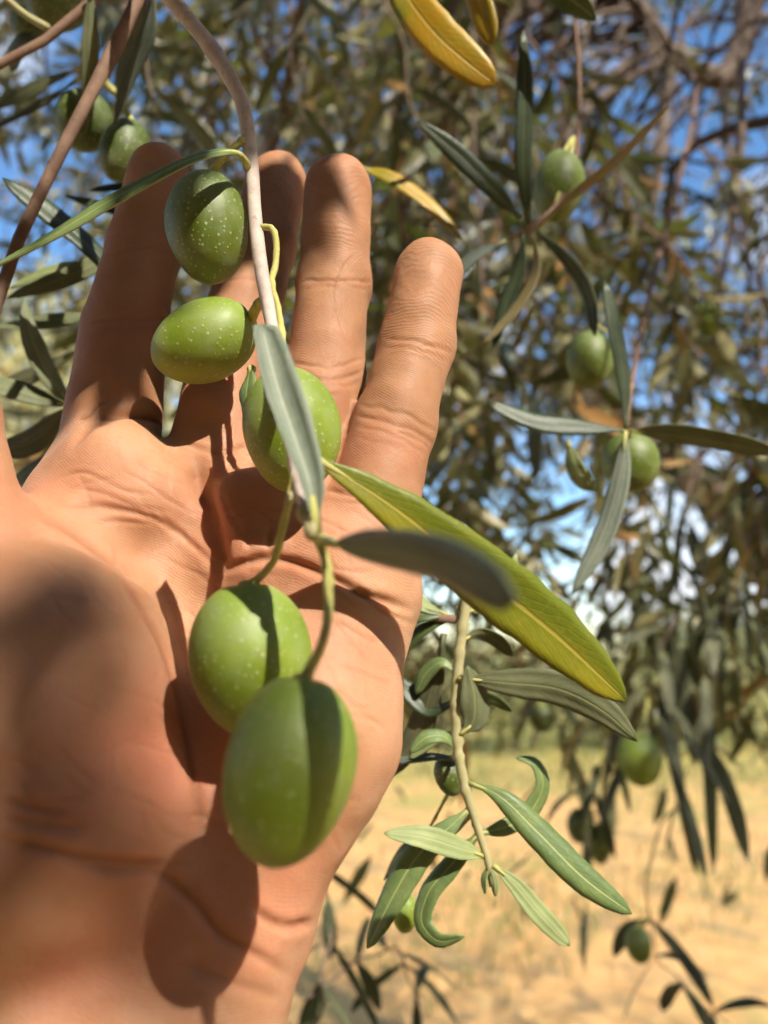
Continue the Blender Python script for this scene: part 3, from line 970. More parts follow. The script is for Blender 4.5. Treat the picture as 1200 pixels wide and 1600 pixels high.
def smin(a, b, k):
    h = np.maximum(np.float32(k) - np.abs(a - b), 0) * np.float32(1 / k)
    return np.minimum(a, b) - h * h * np.float32(k * 0.25)


# joints: knuckle, two finger joints, tip: (px, py, depth of the bone in mm, radius in mm)
FING = {
    'index': [(160, 790, 172, 13.0), (196, 515, 187, 9.7), (226, 385, 194, 8.7), (250, 277, 199, 7.9)],
    'middle': [(322, 800, 174, 13.0), (372, 520, 194, 9.6), (408, 385, 206, 8.8), (433, 288, 214, 8.2)],
    'ring': [(462, 850, 168, 12.6), (507, 585, 183, 9.2), (522, 440, 191, 8.7), (528, 298, 197, 8.5)],
    'little': [(548, 920, 160, 12.0), (614, 670, 171, 8.9), (651, 540, 178, 8.3), (670, 429, 183, 7.9)],
}


def finger_sdf(p, J):
    pts = [Pm(*j[:3]) for j in J]
    rs = [j[3] for j in J]
    d = cone(p, pts[0], pts[1], rs[0] * 0.92, rs[1])
    d = smin(d, cone(p, pts[1], pts[2], rs[1] * 1.0, rs[2]), 3)
    d = smin(d, cone(p, pts[2], pts[3], rs[2], rs[3]), 3)
    for i in range(3):                                      # the soft pads between the joints, towards the palm side
        a, b = pts[i], pts[i + 1]
        f0, f1 = ((0.45, 0.80), (0.25, 0.75), (0.35, 1.0))[i]
        r = (rs[i] * (1 - f1) + rs[i + 1] * f1)
        sh = np.array([0, 0, -1.0])
        ax = nrm(b - a); sh = nrm(sh - ax * (sh @ ax))
        d = smin(d, cone(p, a + (b - a) * f0 + sh * r * 0.30, a + (b - a) * f1 + sh * r * 0.22, r * 0.84, r * 0.82), 2.2)
    return d


PALM = [  # a, b, r0, r1
    ((160, 790, 172), (70, 1400, 140), 13.0, 17.0),
    ((322, 800, 174), (130, 1400, 142), 12.6, 17.0),
    ((462, 850, 168), (200, 1410, 143), 12.6, 16.5),
    ((548, 920, 160), (275, 1430, 141), 12.0, 16.5),
]
BULK = [
    ((545, 935, 158), (478, 1150, 144), 12.0, 15.0),        # heel of the hand, little-finger side
    ((478, 1150, 144), (330, 1400, 134), 15.0, 17.0),
    ((70, 1300, 124), (40, 1060, 134), 22.0, 22.0),         # ball of the thumb
    ((40, 1060, 134), (-55, 930, 136), 21.0, 14.0),
    ((100, 900, 155), (160, 800, 168), 12.0, 12.0),
    ((-10, 960, 142), (120, 840, 164), 11.0, 10.0),         # web between thumb and index finger
    ((10, 1480, 130), (0, 1700, 122), 21.0, 22.0),          # wrist and forearm
    ((275, 1470, 134), (200, 1700, 122), 19.5, 20.0),
    ((0, 1700, 122), (-330, 2500, 100), 22.0, 25.0),
    ((200, 1700, 122), (-20, 2500, 100), 20.0, 24.0),
    ((140, 1500, 136), (60, 1900, 116), 20.0, 22.0),
    ((60, 1900, 116), (-170, 2500, 100), 22.0, 26.0),
]
THUMB = [((-60, 930, 136), (-112, 660, 139), 14.0, 11.6), ((-112, 660, 139), (-185, 450, 145), 11.6, 9.6)]
PADS = [  # mounds at the roots of the fingers
    ((180, 738, 165), (215, 785, 162.5), 11.2, 11.2),
    ((395, 815, 163), (400, 870, 159), 11.0, 10.6),
    ((520, 880, 158), (540, 930, 154), 10.5, 10.5),
]


def hand_sdf(q):
    p = [np.ascontiguousarray(q[:, k], dtype=np.float32) for k in range(3)]
    d = None
    for a, b, r0, r1 in PALM:
        e = cone(p, Pm(*a), Pm(*b), r0, r1)
        d = e if d is None else smin(d, e, 9)
    for a, b, r0, r1 in BULK:
        d = smin(d, cone(p, Pm(*a), Pm(*b), r0, r1), 11)
    for a, b, r0, r1 in PADS:
        d = smin(d, cone(p, Pm(*a), Pm(*b), r0, r1), 5)
    f = None
    for J in FING.values():
        e = finger_sdf(p, J)
        f = e if f is None else smin(f, e, 1.6)
    e = cone(p, Pm(*THUMB[0][0]), Pm(*THUMB[0][1]), *THUMB[0][2:])
    e = smin(e, cone(p, Pm(*THUMB[1][0]), Pm(*THUMB[1][1]), *THUMB[1][2:]), 3)
    f = np.minimum(f, e)
    d = smin(d, f, 6)
    x, y, z = p
    d = d + 0.28 * np.sin(x * 0.42 + 1.1 * np.sin(y * 0.23)) * np.sin(y * 0.37 + 0.8 * np.sin(z * 0.3)) * np.sin(z * 0.33 + 1.7)
    return d


def surface_nets(D, org, h):
    ins = D < 0
    nx, ny, nz = D.shape
    acc = np.zeros((nx - 1, ny - 1, nz - 1, 3), np.float32)
    cnt = np.zeros((nx - 1, ny - 1, nz - 1), np.float32)
    sl = lambda o: tuple(slice(o[k], D.shape[k] - 1 + o[k]) for k in range(3))
    cor = [(i, j, k) for i in (0, 1) for j in (0, 1) for k in (0, 1)]
    for a in cor:
        for ax in range(3):
            if a[ax] == 1:
                continue
            b = list(a); b[ax] = 1
            da, db = D[sl(a)], D[sl(b)]
            cr = ins[sl(a)] != ins[sl(b)]
            t = np.where(cr, da / np.where(cr, da - db, 1), 0)
            for k in range(3):
                acc[..., k] += np.where(cr, (t if k == ax else a[k]), 0)
            cnt += cr
    act = cnt > 0
    idx = np.full(act.shape, -1, np.int64)
    idx[act] = np.arange(act.sum())
    cell = np.argwhere(act)
    V = (cell + acc[act] / cnt[act][:, None]) * h + org
    Q = []
    for ax in range(3):
        o1, o2 = (ax + 1) % 3, (ax + 2) % 3
        lo = [slice(None)] * 3; hi = [slice(None)] * 3
        lo[ax] = slice(0, -1); hi[ax] = slice(1, None)
        ch = ins[tuple(lo)] != ins[tuple(hi)]
        e = np.argwhere(ch)
        ok = (e[:, o1] > 0) & (e[:, o2] > 0) & (e[:, o1] < D.shape[o1] - 1) & (e[:, o2] < D.shape[o2] - 1)
        e = e[ok]
        flip = ins[tuple(lo)][tuple(e.T)]

        def at(d1, d2):
            q = e.copy(); q[:, o1] -= d1; q[:, o2] -= d2
            return idx[tuple(q.T)]
        quad = np.stack([at(1, 1), at(0, 1), at(0, 0), at(1, 0)], 1)
        quad[~flip] = quad[~flip][:, ::-1]
        Q.append(quad)
    return V, np.concatenate(Q)


def value_grad(fn, p, e=0.2):
    """Value and gradient from four samples on a tetrahedron."""
    g = np.zeros_like(p); v = np.zeros(len(p))
    for k in ((1, 1, 1), (1, -1, -1), (-1, 1, -1), (-1, -1, 1)):
        k = np.array(k, float)
        f = fn(p + k * e).astype(float)
        g += f[:, None] * k; v += f
    return v / 4, g / (4 * e)


CREASE = [  # polyline in the photograph, depth mm, half width mm
    ([(112, 700), (135, 672), (165, 655), (205, 649), (245, 655), (266, 672)], 1.7, 1.2),
    ([(132, 510), (165, 500), (205, 497), (245, 502), (272, 512)], 0.45, 0.7),
    ([(134, 524), (200, 511), (270, 526)], 0.25, 0.5),
    ([(160, 402), (195, 390), (235, 386), (280, 395)], 0.4, 0.6),
    ([(285, 690), (320, 703), (360, 708), (390, 700)], 0.7, 0.8),
    ([(340, 440), (400, 436), (455, 440)], 0.4, 0.6),
    ([(470, 441), (500, 436), (530, 440), (560, 438), (582, 440)], 0.5, 0.55),
    ([(472, 452), (510, 447), (580, 451)], 0.22, 0.4),
    ([(452, 566), (490, 573), (530, 572), (574, 560)], 0.4, 0.5),
    ([(450, 580), (500, 590), (540, 588), (572, 576)], 0.55, 0.6),
    ([(455, 600), (505, 606), (566, 596)], 0.35, 0.5),
    ([(600, 528), (640, 531), (680, 540), (708, 552)], 0.45, 0.55),
    ([(598, 541), (640, 546), (704, 566)], 0.25, 0.45),
    ([(560, 632), (600, 640), (640, 652), (690, 680)], 0.4, 0.6),
    ([(552, 648), (600, 658), (650, 676), (684, 700)], 0.5, 0.6),
    ([(556, 664), (610, 678), (672, 712)], 0.25, 0.5),
    ([(500, 765), (540, 768), (590, 775), (650, 800)], 0.6, 0.8),
    ([(306, 710), (316, 770), (330, 830), (346, 900)], 2.3, 2.0),
    ([(345, 895), (380, 880), (430, 872), (480, 885), (530, 908), (560, 925), (600, 938), (640, 952)], 1.2, 0.8),
    ([(560, 925), (590, 950), (615, 965)], 0.4, 0.6),
    ([(430, 872), (420, 850), (425, 820)], 0.35, 0.6),
    ([(45, 800), (120, 838), (190, 900), (245, 990), (280, 1090), (300, 1200), (320, 1320)], 0.6, 0.8),
    ([(90, 790), (170, 792), (250, 815), (300, 850), (345, 900)], 0.45, 0.6),
    ([(92, 745), (130, 738), (165, 752), (200, 768), (240, 772)], 0.21, 0.38),
    ([(110, 762), (150, 768), (210, 790), (270, 800)], 0.18, 0.38),
    ([(190, 735), (225, 752), (262, 780), (296, 800)], 0.17, 0.38),
    ([(205, 720), (255, 745), (300, 762)], 0.13, 0.38),
    ([(120, 740), (135, 765), (140, 790)], 0.13, 0.38),
    ([(0, 1312), (60, 1324), (120, 1338), (180, 1346), (240, 1350), (290, 1348)], 0.55, 0.8),
    ([(100, 1345), (170, 1358), (240, 1362), (300, 1405), (345, 1460), (380, 1480), (415, 1500), (450, 1522)], 0.6, 0.9),
    ([(395, 1420), (425, 1440), (455, 1448), (490, 1440)], 0.8, 0.8),
    ([(0, 1250), (50, 1262), (110, 1270)], 0.5, 0.9),
    ([(0, 1278), (70, 1290), (140, 1292)], 0.4, 0.8),
    ([(280, 1500), (350, 1530), (440, 1560)], 0.3, 0.9),
]
_fl = np.random.default_rng(3)
for _pts, _d, _w in list(CREASE[:17]):                       # every joint fold is a bundle of finer, broken lines
    _p = np.array(_pts, float)
    for _ in range(3):
        a_, b_ = sorted(_fl.uniform(0, 1, 2))
        if b_ - a_ < 0.3:
            continue
        _u = np.linspace(a_, b_, 4) * (len(_p) - 1)
        _q = np.stack([np.interp(_u, range(len(_p)), _p[:, k]) for k in range(2)], 1) + [0, _fl.normal(0, 13)] + _fl.normal(0, 2.0, (4, 2))
        CREASE.append((_q.tolist(), _d * _fl.uniform(0.15, 0.32), 0.38))
for _k in range(17):
    _pts, _d, _w = CREASE[_k]
    _q = spline(np.array(_pts, float), 9)
    _q[:, 1] += _fl.normal(0, 1.8, 9)
    CREASE[_k] = (_q.tolist(), _d * (0.5 if 0 < _k < 16 else 0.75), _w * 0.7)
for _ in range(90):                                          # fine lines that fan over the palm
    x0, y0 = _fl.uniform(20, 560), _fl.uniform(760, 1300)
    a = _fl.normal(0.55, 0.35)
    l = _fl.uniform(40, 120)
    CREASE.append(([(x0, y0), (x0 + l * .5 * math.cos(a), y0 + l * .5 * math.sin(a) + _fl.normal(0, 4)), (x0 + l * math.cos(a), y0 + l * math.sin(a))], _fl.uniform(0.08, 0.22), 0.40))


def py_line(px):
    """Where the fingers leave the palm, in the photograph."""
    return np.interp(px, [0, 120, 330, 470, 600, 700], [640, 640, 690, 700, 760, 800])


def build_hand():
    lo = np.array([-135.0, -175.0, 55.0]); hi = np.array([30.0, 112.0, 236.0])
    h = 1.85
    ax = [np.arange(lo[k], hi[k] + h, h) for k in range(3)]
    G = np.stack(np.meshgrid(*ax, indexing='ij'), -1).reshape(-1, 3)
    D = np.concatenate([hand_sdf(G[i:i + 60000]) for i in range(0, len(G), 60000)])
    D = D.reshape([len(a) for a in ax]).astype(np.float32)
    V, Q = surface_nets(D, lo, h)

    def subdivided(V, Q):
        me = bpy.data.meshes.new('hand')
        me.from_pydata(V.tolist(), [], Q if isinstance(Q, list) else Q.tolist())
        tmp = bpy.data.objects.new('hand_tmp', me)
        COL.objects.link(tmp)
        md = tmp.modifiers.new('s', 'SUBSURF'); md.levels = 1; md.render_levels = 1
        dg = bpy.context.evaluated_depsgraph_get()
        dg.update()
        ev = bpy.data.meshes.new_from_object(tmp.evaluated_get(dg))
        bpy.data.objects.remove(tmp)
        bpy.data.meshes.remove(me)
        co = np.zeros(len(ev.vertices) * 3, np.float32); ev.vertices.foreach_get('co', co)
        return ev, co.reshape(-1, 3).astype(float)

    def project(p, it):
        for _ in range(it):
            for i in range(0, len(p), 40000):
                f, g = value_grad(hand_sdf, p[i:i + 40000])
                p[i:i + 40000] -= g * (f / np.maximum((g * g).sum(1), 0.2))[:, None]
        return p
    ev, p = subdivided(project(V, 1), Q)
    p = project(p, 1)
    lv = np.zeros(len(ev.loops), np.int32); ev.loops.foreach_get('vertex_index', lv)
    bpy.data.meshes.remove(ev)
    ev, p = subdivided(p, lv.reshape(-1, 4))
    n = len(p)
    nor = np.concatenate([nrm(value_grad(hand_sdf, p[i:i + 40000])[1]) for i in range(0, n, 40000)])
    # creases pressed into the palm side
    px = 600 + p[:, 0] / p[:, 2] * F; py = 800 - p[:, 1] / p[:, 2] * F
    mmpp = p[:, 2] / F
    front = np.clip(-(nor * nrm(p)).sum(1) * 3, 0, 1)
    disp = np.zeros(n); crm = np.zeros(n)
    # which finger a vertex belongs to, so creases of one do not mark another
    for pts, dep, wd in CREASE:
        pts = spline(np.array(pts, float), 24)
        bx = (px > pts[:, 0].min() - 40) & (px < pts[:, 0].max() + 40) & (py > pts[:, 1].min() - 40) & (py < pts[:, 1].max() + 40) & (front > 0)
        if not bx.any():
            continue
        q = np.stack([px[bx], py[bx]], 1)
        best = np.full(len(q), 1e9); tt = np.zeros(len(q))
        for i in range(len(pts) - 1):
            a, b = pts[i], pts[i + 1]
            ab = b - a
            t = np.clip(((q - a) @ ab) / max(ab @ ab, 1e-9), 0, 1)
            dd = np.linalg.norm(q - a - t[:, None] * ab, axis=1)
            m = dd < best
            best[m] = dd[m]; tt[m] = (i + t[m]) / (len(pts) - 1)
        r = best * mmpp[bx] / wd
        env = np.clip(np.minimum(tt, 1 - tt) * 6 + 0.15, 0, 1) * front[bx]
        disp[bx] += env * dep * (-np.exp(-r ** 2) + 0.13 * np.exp(-((r - 2.4) / 1.3) ** 2))
        crm[bx] = np.maximum(crm[bx], env * min(1, dep * 1.6) * np.exp(-(r * 1.1) ** 2))
    p = p + nor * disp[:, None]
    # colour and ridge fields
    red = np.zeros(n); ridge = p[:, 0] * 0.45 + p[:, 1] * 0.9 + 1.5 * np.sin(p[:, 0] * 0.12); amt = np.full(n, 0.5)
    for J in FING.values():
        tip = Pm(*J[3][:3]); dip = Pm(*J[2][:3]); mcp = Pm(*J[0][:3])
        dt = np.linalg.norm(p - tip, axis=1)
        red += 0.35 * np.exp(-(np.linalg.norm(p - (tip * 0.7 + dip * 0.3), axis=1) / 10) ** 2)
        core = tip * 0.75 + dip * 0.25
        axf = nrm(tip - dip)
        al = (p - core) @ axf
        la = np.sqrt(np.maximum(((p - core) ** 2).sum(1) - al ** 2, 0))
        inside = (np.linalg.norm(p - (tip * 0.6 + dip * 0.4), axis=1) < 21)
        ridge = np.where(inside, np.sqrt((al * 0.85 + 2) ** 2 + (la * 1.0) ** 2) * 1.0, ridge)
        amt = np.where(inside, 1.0, amt)
        red += 0.35 * np.exp(-(np.linalg.norm(p - (mcp + [0, -2, -12]), axis=1) / 13) ** 2)
    fin = 1 / (1 + np.exp(-(py_line(px) - py) / 38.0))  # mask for the shade painted on the fingers
    red += 0.9 * np.exp(-(np.linalg.norm(p - Pm(270, 1190, 122), axis=1) / 13) ** 2)
    red += 0.40 * np.exp(-(np.linalg.norm(p - Pm(130, 1130, 112), axis=1) / 16) ** 2)
    red += 0.35 * np.exp(-(np.linalg.norm(p - Pm(430, 1020, 135), axis=1) / 14) ** 2)
    wpos = CAM + (p[:, :1] * RIGHT + p[:, 1:2] * UP + p[:, 2:] * FWD) / 1000
    org = P(150, 1480, .134)
    ev.vertices.foreach_set('co', (wpos - org).astype(np.float32).ravel())
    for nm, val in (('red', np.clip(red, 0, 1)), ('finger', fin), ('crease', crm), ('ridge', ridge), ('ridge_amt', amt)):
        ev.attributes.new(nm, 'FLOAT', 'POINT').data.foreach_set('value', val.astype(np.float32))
    ev.polygons.foreach_set('use_smooth', [True] * len(ev.polygons))
    ev.update()
    ev.name = 'hand'
    # make sure faces look outwards
    k = len(ev.polygons) // 2
    pl = ev.polygons[k]
    vi = pl.vertices[0]
    wn_ = nor[vi][0] * RIGHT + nor[vi][1] * UP + nor[vi][2] * FWD
    if np.dot(np.array(pl.normal), wn_) < 0:
        ev.flip_normals()
    o = link('hand', ev, None, [M['skin']], org)
    tag(o, 'open hand with palm to the viewer, cradling green olives against its fingers', 'hand')
    print('hand verts', n)
    return o


build_hand()

# ------------------------------------------------------------------ the olive branch lying in the hand
root = empty('olive_branch', P(398, 340, .160), 'olive branch laid across the open palm, bearing five plump green olives', 'branch')
main = [OVER[3] + [-0.08, 0, 0], P(205, -520, .26), P(225, -190, .205), P(262, -10, .182), P(330, 75, .178), P(375, 150, .174), P(391, 240, .169), P(398, 340, .164), P(410, 430, .157), P(425, 510, .148), P(443, 620, .134), P(462, 730, .121), P(486, 820, .109)]
tube('twig', main, [.006, .0040, .0024, .0018, .00175, .0017, .0016, .00145, .0014, .00125, .0011, .0010, .0012], M['twig_grey'], root, n=130, seg=12, bumps=0.15, seed=1)
for a, b in (((474, 802, .1105), .0018), ((488, 828, .1085), .0021), ((455, 778, .1165), .0013)):
    V, Fc = olive_mesh(5, None, 10, 7)
    c = P(*a)
    link('bud', mesh('bud', V * [b * .62, b * .62, b * .8], Fc), root, [M['twig_grey'] if a[1] < 600 else M['twig_pale']], c - offset_of(root))
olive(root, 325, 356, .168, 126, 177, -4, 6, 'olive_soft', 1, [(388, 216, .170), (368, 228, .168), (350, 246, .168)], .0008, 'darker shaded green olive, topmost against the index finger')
olive(root, 319, 533, .163, 122, 170, 68, 0, 'olive', 2, [(412, 470, .155), (404, 476, .157)], .0010, 'green olive lying sideways below the topmost one')
olive(root, 456, 672, .147, 148, 200, -8, 8, 'olive', 3, [(402, 356, .163), (424, 356, .162), (432, 385, .161), (430, 415, .160), (424, 440, .158), (434, 480, .155), (441, 530, .151)], .0007, 'bright green olive behind the grey-green leaf')
tube('stalk', [P(424, 440, .158), P(420, 452, .158), P(428, 470, .157)], [.0009, .0008, .0006], M['stalk'], root, seg=8)
olive(root, 392, 1029, .1245, 188, 240, -4, 6, 'olive', 4, [(462, 740, .119), (452, 780, .118), (440, 830, .119), (428, 875, .122)], .0006, 'green olive in the palm crossed by stem shadows')
olive(root, 452, 1201, .0985, 204, 288, 8, 10, 'olive', 5, [(490, 828, .109), (507, 870, .107), (513, 930, .1045), (505, 1000, .101)], .00068, 'largest nearest olive at the lower end of the branch')
leaf(root, [(492, 832, .1085), (486, 770, .109), (462, 690, .113), (432, 600, .119), (408, 508, .125)], .0058, 'grey', 'under', roll=14, fold=-0.35, curl=0.8, tip=0.30, base=0.4, petiole=0.06)
leaf(root, [(478, 708, .128), (590, 775, .131), (740, 890, .136), (860, 985, .140), (978, 1095, .146)], .0114, 'lime', 'upper', roll=-8, fold=0.22, curl=0.1, tip=0.62, base=0.85, serr=0.05, nu=34, petiole=0.02)
leaf(root, [(498, 844, .1075), (540, 854, .099), (620, 866, .085), (700, 886, .075), (808, 938, .067)], .0068, 'grey', 'upper', roll=45, fold=0.1, curl=0.25, tip=0.42, base=0.75, petiole=0.12, nu=22)
leaf(root, [(389, 264, .167), (380, 245, .163), (362, 237, .158), (330, 240, .154), (190, 305, .148), (80, 370, .146), (-40, 432, .146)], .0040, 'sun', 'upper', roll=62, fold=0.3, curl=0.3, tip=0.7, base=0.35, petiole=0.12, nu=26)
leaf(root, [(392, 575, .152), (386, 620, .146), (384, 660, .146)], .004, 'sun', 'upper', roll=50)

# ------------------------------------------------------------------ neighbouring branches
UPL = OVER[4]


def anchor(px, d, up=2.42):
    """A point of the overhead limb's twigs straight above a hanging branch, beyond the top of the picture."""
    b = spline(OVER, 60)
    q = P(px, -200, d)
    return b[np.argmin(np.linalg.norm(b[:, :2] - q[:2], axis=1))]


# brown twig at the left with dark olives behind it
r = empty('olive_branch', P(110, 210, .21), 'thick brown twig slanting down past the left edge of the picture', 'branch')
tube('twig', [UPL, P(330, -500, .30), P(255, -90, .225), P(212, 5, .215), P(150, 130, .205), P(75, 278, .198), P(30, 372, .194), P(-2, 465, .192), P(-60, 640, .19)],
     [.006, .004, .0021, .0018, .0017, .0016, .0015, .0016, .0016], M['twig_brown'], r, n=70, seg=10, bumps=0.13, seed=3)
leaf(r, [(142, -30, .23), (141, 60, .232), (139, 140, .236), (133, 210, .24)], .0052, 'leaf', 'under', roll=15, tip=0.8)
leaf(r, [(240, -20, .225), (232, 50, .228), (205, 110, .232), (178, 195, .236)], .0055, 'grey', 'upper', roll=30, tip=0.9)

r = empty('olive_branch', P(70, 60, .23), 'brown twig crossing the top left corner with two dark olives behind it', 'branch')
tube('twig', [UPL + [0, 0, .02], P(420, -520, .32), P(240, -70, .245), P(140, 5, .235), P(60, 70, .23), P(-10, 105, .226), P(-120, 170, .222)], [.006, .004, .0018, .0015, .0014, .0013, .0013], M['twig_brown'], r, n=50, seg=10, bumps=0.12, seed=4)
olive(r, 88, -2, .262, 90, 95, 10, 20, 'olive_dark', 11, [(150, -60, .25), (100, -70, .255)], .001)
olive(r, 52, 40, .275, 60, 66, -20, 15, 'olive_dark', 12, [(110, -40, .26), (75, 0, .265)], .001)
tube('stalk', [P(0, -10, .235), P(38, 22, .236), P(75, 44, .234)], [.001, .0011, .0012], M['twig_pale'], r)
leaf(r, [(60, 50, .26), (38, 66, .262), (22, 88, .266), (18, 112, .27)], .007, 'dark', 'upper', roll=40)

r = empty('olive_branch', P(160, 160, .26), 'pair of dark green olives side by side hanging above the index fingertip', 'branch')
tube('twig', [UPL + [.05, 0, 0], P(330, -400, .34), P(240, -60, .285), P(185, 60, .275), P(165, 130, .272)], [.004, .002, .0014, .0012, .001], M['bark'], r, n=40, bumps=0.1, seed=5)
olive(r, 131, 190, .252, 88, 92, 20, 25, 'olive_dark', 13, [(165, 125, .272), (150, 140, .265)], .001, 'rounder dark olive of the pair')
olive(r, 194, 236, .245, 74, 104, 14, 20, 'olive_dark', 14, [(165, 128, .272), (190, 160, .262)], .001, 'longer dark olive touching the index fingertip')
leaf(r, [(125, 108, .30), (80, 125, .30), (30, 150, .30), (-20, 172, .30)], .0075, 'leaf', 'under', roll=55, tip=0.6)
leaf(r, [(122, 125, .29), (85, 150, .29), (40, 175, .29), (-30, 210, .29)], .005, 'dark', 'under', roll=65, tip=0.6)

# leaves left of the index finger
r = empty('olive_branch', P(112, 634, .24), 'leafy shoot left of the index finger with one leaf curved like a sickle', 'branch')
tube('twig', [P(200, 800, .29), P(205, 700, .275), P(190, 640, .262), P(150, 628, .25), P(112, 634, .243)], [.002, .0018, .0016, .0014, .001], M['twig_brown'], r, bumps=0.1)
tube('twig', [UPL, P(-640, 100, .5), P(-400, 700, .42), P(-80, 850, .34), P(200, 800, .29)], [.004, .002, .002, .002, .002], M['bark'], r, n=40, bumps=0.1)
leaf(r, [(112, 634, .243), (85, 600, .24), (58, 550, .238), (42, 500, .238), (39, 466, .24)], .0072, 'leaf', 'under', roll=25, tip=0.9, base=0.6)
leaf(r, [(112, 636, .243), (70, 624, .24), (20, 608, .238), (-60, 592, .238)], .0075, 'leaf', 'under', roll=35, tip=0.7)
leaf(r, [(112, 634, .243), (90, 655, .246), (50, 690, .25), (-10, 705, .255)], .0085, 'dark', 'under', roll=15, tip=0.6)
leaf(r, [(120, 545, .26), (80, 572, .262), (40, 590, .265), (-20, 612, .27)], .006, 'dark', 'under', roll=30)
leaf(r, [(112, 690, .25), (75, 715, .252), (40, 740, .255), (10, 765, .26)], .006, 'leaf', 'under', roll=50)

r = empty('olive_branch', P(150, 400, .22), 'dark straight leaf and paler leaf crossing under the brown twig at left', 'branch')
tube('twig', [UPL, P(-560, 100, .5), P(-380, 700, .4), P(-60, 840, .32), P(190, 760, .27), P(230, 560, .245), P(258, 440, .236), P(215, 468, .228)], [.004, .002, .002, .002, .0018, .0015, .0012, .001], M['twig_brown'], r, n=40, bumps=0.1)
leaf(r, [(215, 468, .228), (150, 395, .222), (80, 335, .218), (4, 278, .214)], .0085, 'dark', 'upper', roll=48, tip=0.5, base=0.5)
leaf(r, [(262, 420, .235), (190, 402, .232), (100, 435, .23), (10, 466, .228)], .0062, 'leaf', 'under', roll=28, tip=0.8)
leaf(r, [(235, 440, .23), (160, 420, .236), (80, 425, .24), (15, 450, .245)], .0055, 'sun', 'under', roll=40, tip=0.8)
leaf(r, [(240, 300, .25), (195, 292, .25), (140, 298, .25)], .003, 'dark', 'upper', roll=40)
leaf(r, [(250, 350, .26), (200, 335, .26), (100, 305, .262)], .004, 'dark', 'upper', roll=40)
leaf(r, [(160, 490, .25), (90, 500, .25), (-10, 512, .25)], .0058, 'leaf', 'under', roll=45)

# yellow leaves at the top
r = empty('olive_branch', P(650, -40, .23), 'two bright yellow leaves pointing down from the top edge', 'branch')
tube('twig', [anchor(650, .3), P(640, -420, .30), P(640, -120, .24), P(690, -60, .236), P(800, -30, .25)], [.004, .003, .0018, .0015, .001], M['twig_brown'], r, n=40, bumps=0.1)
leaf(r, [(605, -90, .236), (640, 0, .228), (690, 62, .224), (740, 105, .222), (774, 132, .222)], .0122, 'gold', 'upper', roll=-10, fold=0.15, curl=0.15, tip=0.42, base=0.6, nu=26, petiole=0.04)
leaf(r, [(700, -60, .236), (742, -10, .235), (757, 30, .234), (770, 70, .234)], .0082, 'gold', 'upper', roll=20, tip=0.5, nu=18)
leaf(r, [(800, -30, .25), (860, -20, .25), (905, 8, .25), (932, 32, .25)], .0090, 'leaf', 'upper', roll=25, tip=0.7)

r = empty('olive_branch', P(575, 265, .26), 'narrow yellow leaf slanting between the ring and little fingertips', 'branch')
tube('twig', [UPL, P(-520, 100, .5), P(-360, 700, .44), P(-60, 850, .38), P(420, 860, .34), P(520, 560, .31), P(545, 340, .29), P(560, 262, .282)], [.004, .002, .002, .002, .002, .0016, .0013, .001], M['twig_brown'], r, n=40, bumps=0.1)
leaf(r, [(560, 262, .282), (600, 273, .278), (660, 310, .276), (722, 374, .275)], .0072, 'gold', 'upper', roll=-48, tip=0.7, base=0.6)

# star of leaves round a node, upper right
DS = 0.72
r = empty('olive_branch', P(830, 355, .38), 'shaded sprig at upper right, leaves spreading like a star before one olive', 'branch')
tube('twig', [anchor(900, .5), P(900, -500, .60), P(890, -80, .50), P(905, 180, .46), P(870, 320, .40), P(830, 355, .383), P(800, 372, .378)], [.004, .002, .0014, .0012, .0012, .0012, .001], M['twig_brown'], r, n=50, bumps=0.1)
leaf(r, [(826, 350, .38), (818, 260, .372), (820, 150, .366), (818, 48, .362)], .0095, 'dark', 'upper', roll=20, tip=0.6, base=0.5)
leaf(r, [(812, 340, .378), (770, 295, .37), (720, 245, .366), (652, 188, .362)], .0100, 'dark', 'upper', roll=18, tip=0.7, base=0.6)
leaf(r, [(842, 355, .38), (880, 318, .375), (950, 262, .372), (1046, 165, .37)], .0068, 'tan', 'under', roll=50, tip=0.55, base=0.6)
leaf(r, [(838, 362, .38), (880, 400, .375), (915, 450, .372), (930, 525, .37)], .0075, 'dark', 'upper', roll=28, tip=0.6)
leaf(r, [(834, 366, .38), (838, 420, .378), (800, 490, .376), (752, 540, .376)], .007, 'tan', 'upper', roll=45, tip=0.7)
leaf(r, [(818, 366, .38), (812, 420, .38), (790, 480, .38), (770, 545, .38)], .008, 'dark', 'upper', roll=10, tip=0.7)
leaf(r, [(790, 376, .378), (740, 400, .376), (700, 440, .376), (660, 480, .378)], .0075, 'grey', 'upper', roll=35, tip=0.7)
olive(r, 872, 292, .42, 78, 116, 8, 10, 'olive_soft', 21, [(868, 322, .40), (895, 215, .44)], .001)

# cross of leaves, middle right
r = empty('olive_branch', P(978, 672, .36), 'sprig at middle right, four leaves in a cross in front of a round olive', 'branch')
tube('twig', [SKEL[60], P(1080, 200, .95), P(1010, 480, .60), P(985, 610, .42), P(978, 672, .362)], [.005, .003, .0022, .0015, .0011], M['twig_brown'], r, n=40, bumps=0.1)
leaf(r, [(980, 672, .36), (1040, 678, .352), (1120, 690, .345), (1215, 708, .34)], .0118, 'leaf', 'under', roll=40, fold=0.45, tip=0.55, base=0.6)
leaf(r, [(976, 672, .36), (910, 668, .356), (840, 660, .352), (762, 630, .35)], .0100, 'dark', 'upper', roll=35, tip=0.6)
leaf(r, [(978, 674, .36), (970, 740, .352), (945, 830, .346), (893, 930, .342)], .0112, 'grey', 'under', roll=28, fold=0.3, tip=0.75, base=0.7)
leaf(r, [(978, 670, .36), (975, 600, .362), (962, 520, .364), (945, 440, .366)], .0085, 'dark', 'upper', roll=35, tip=0.6)
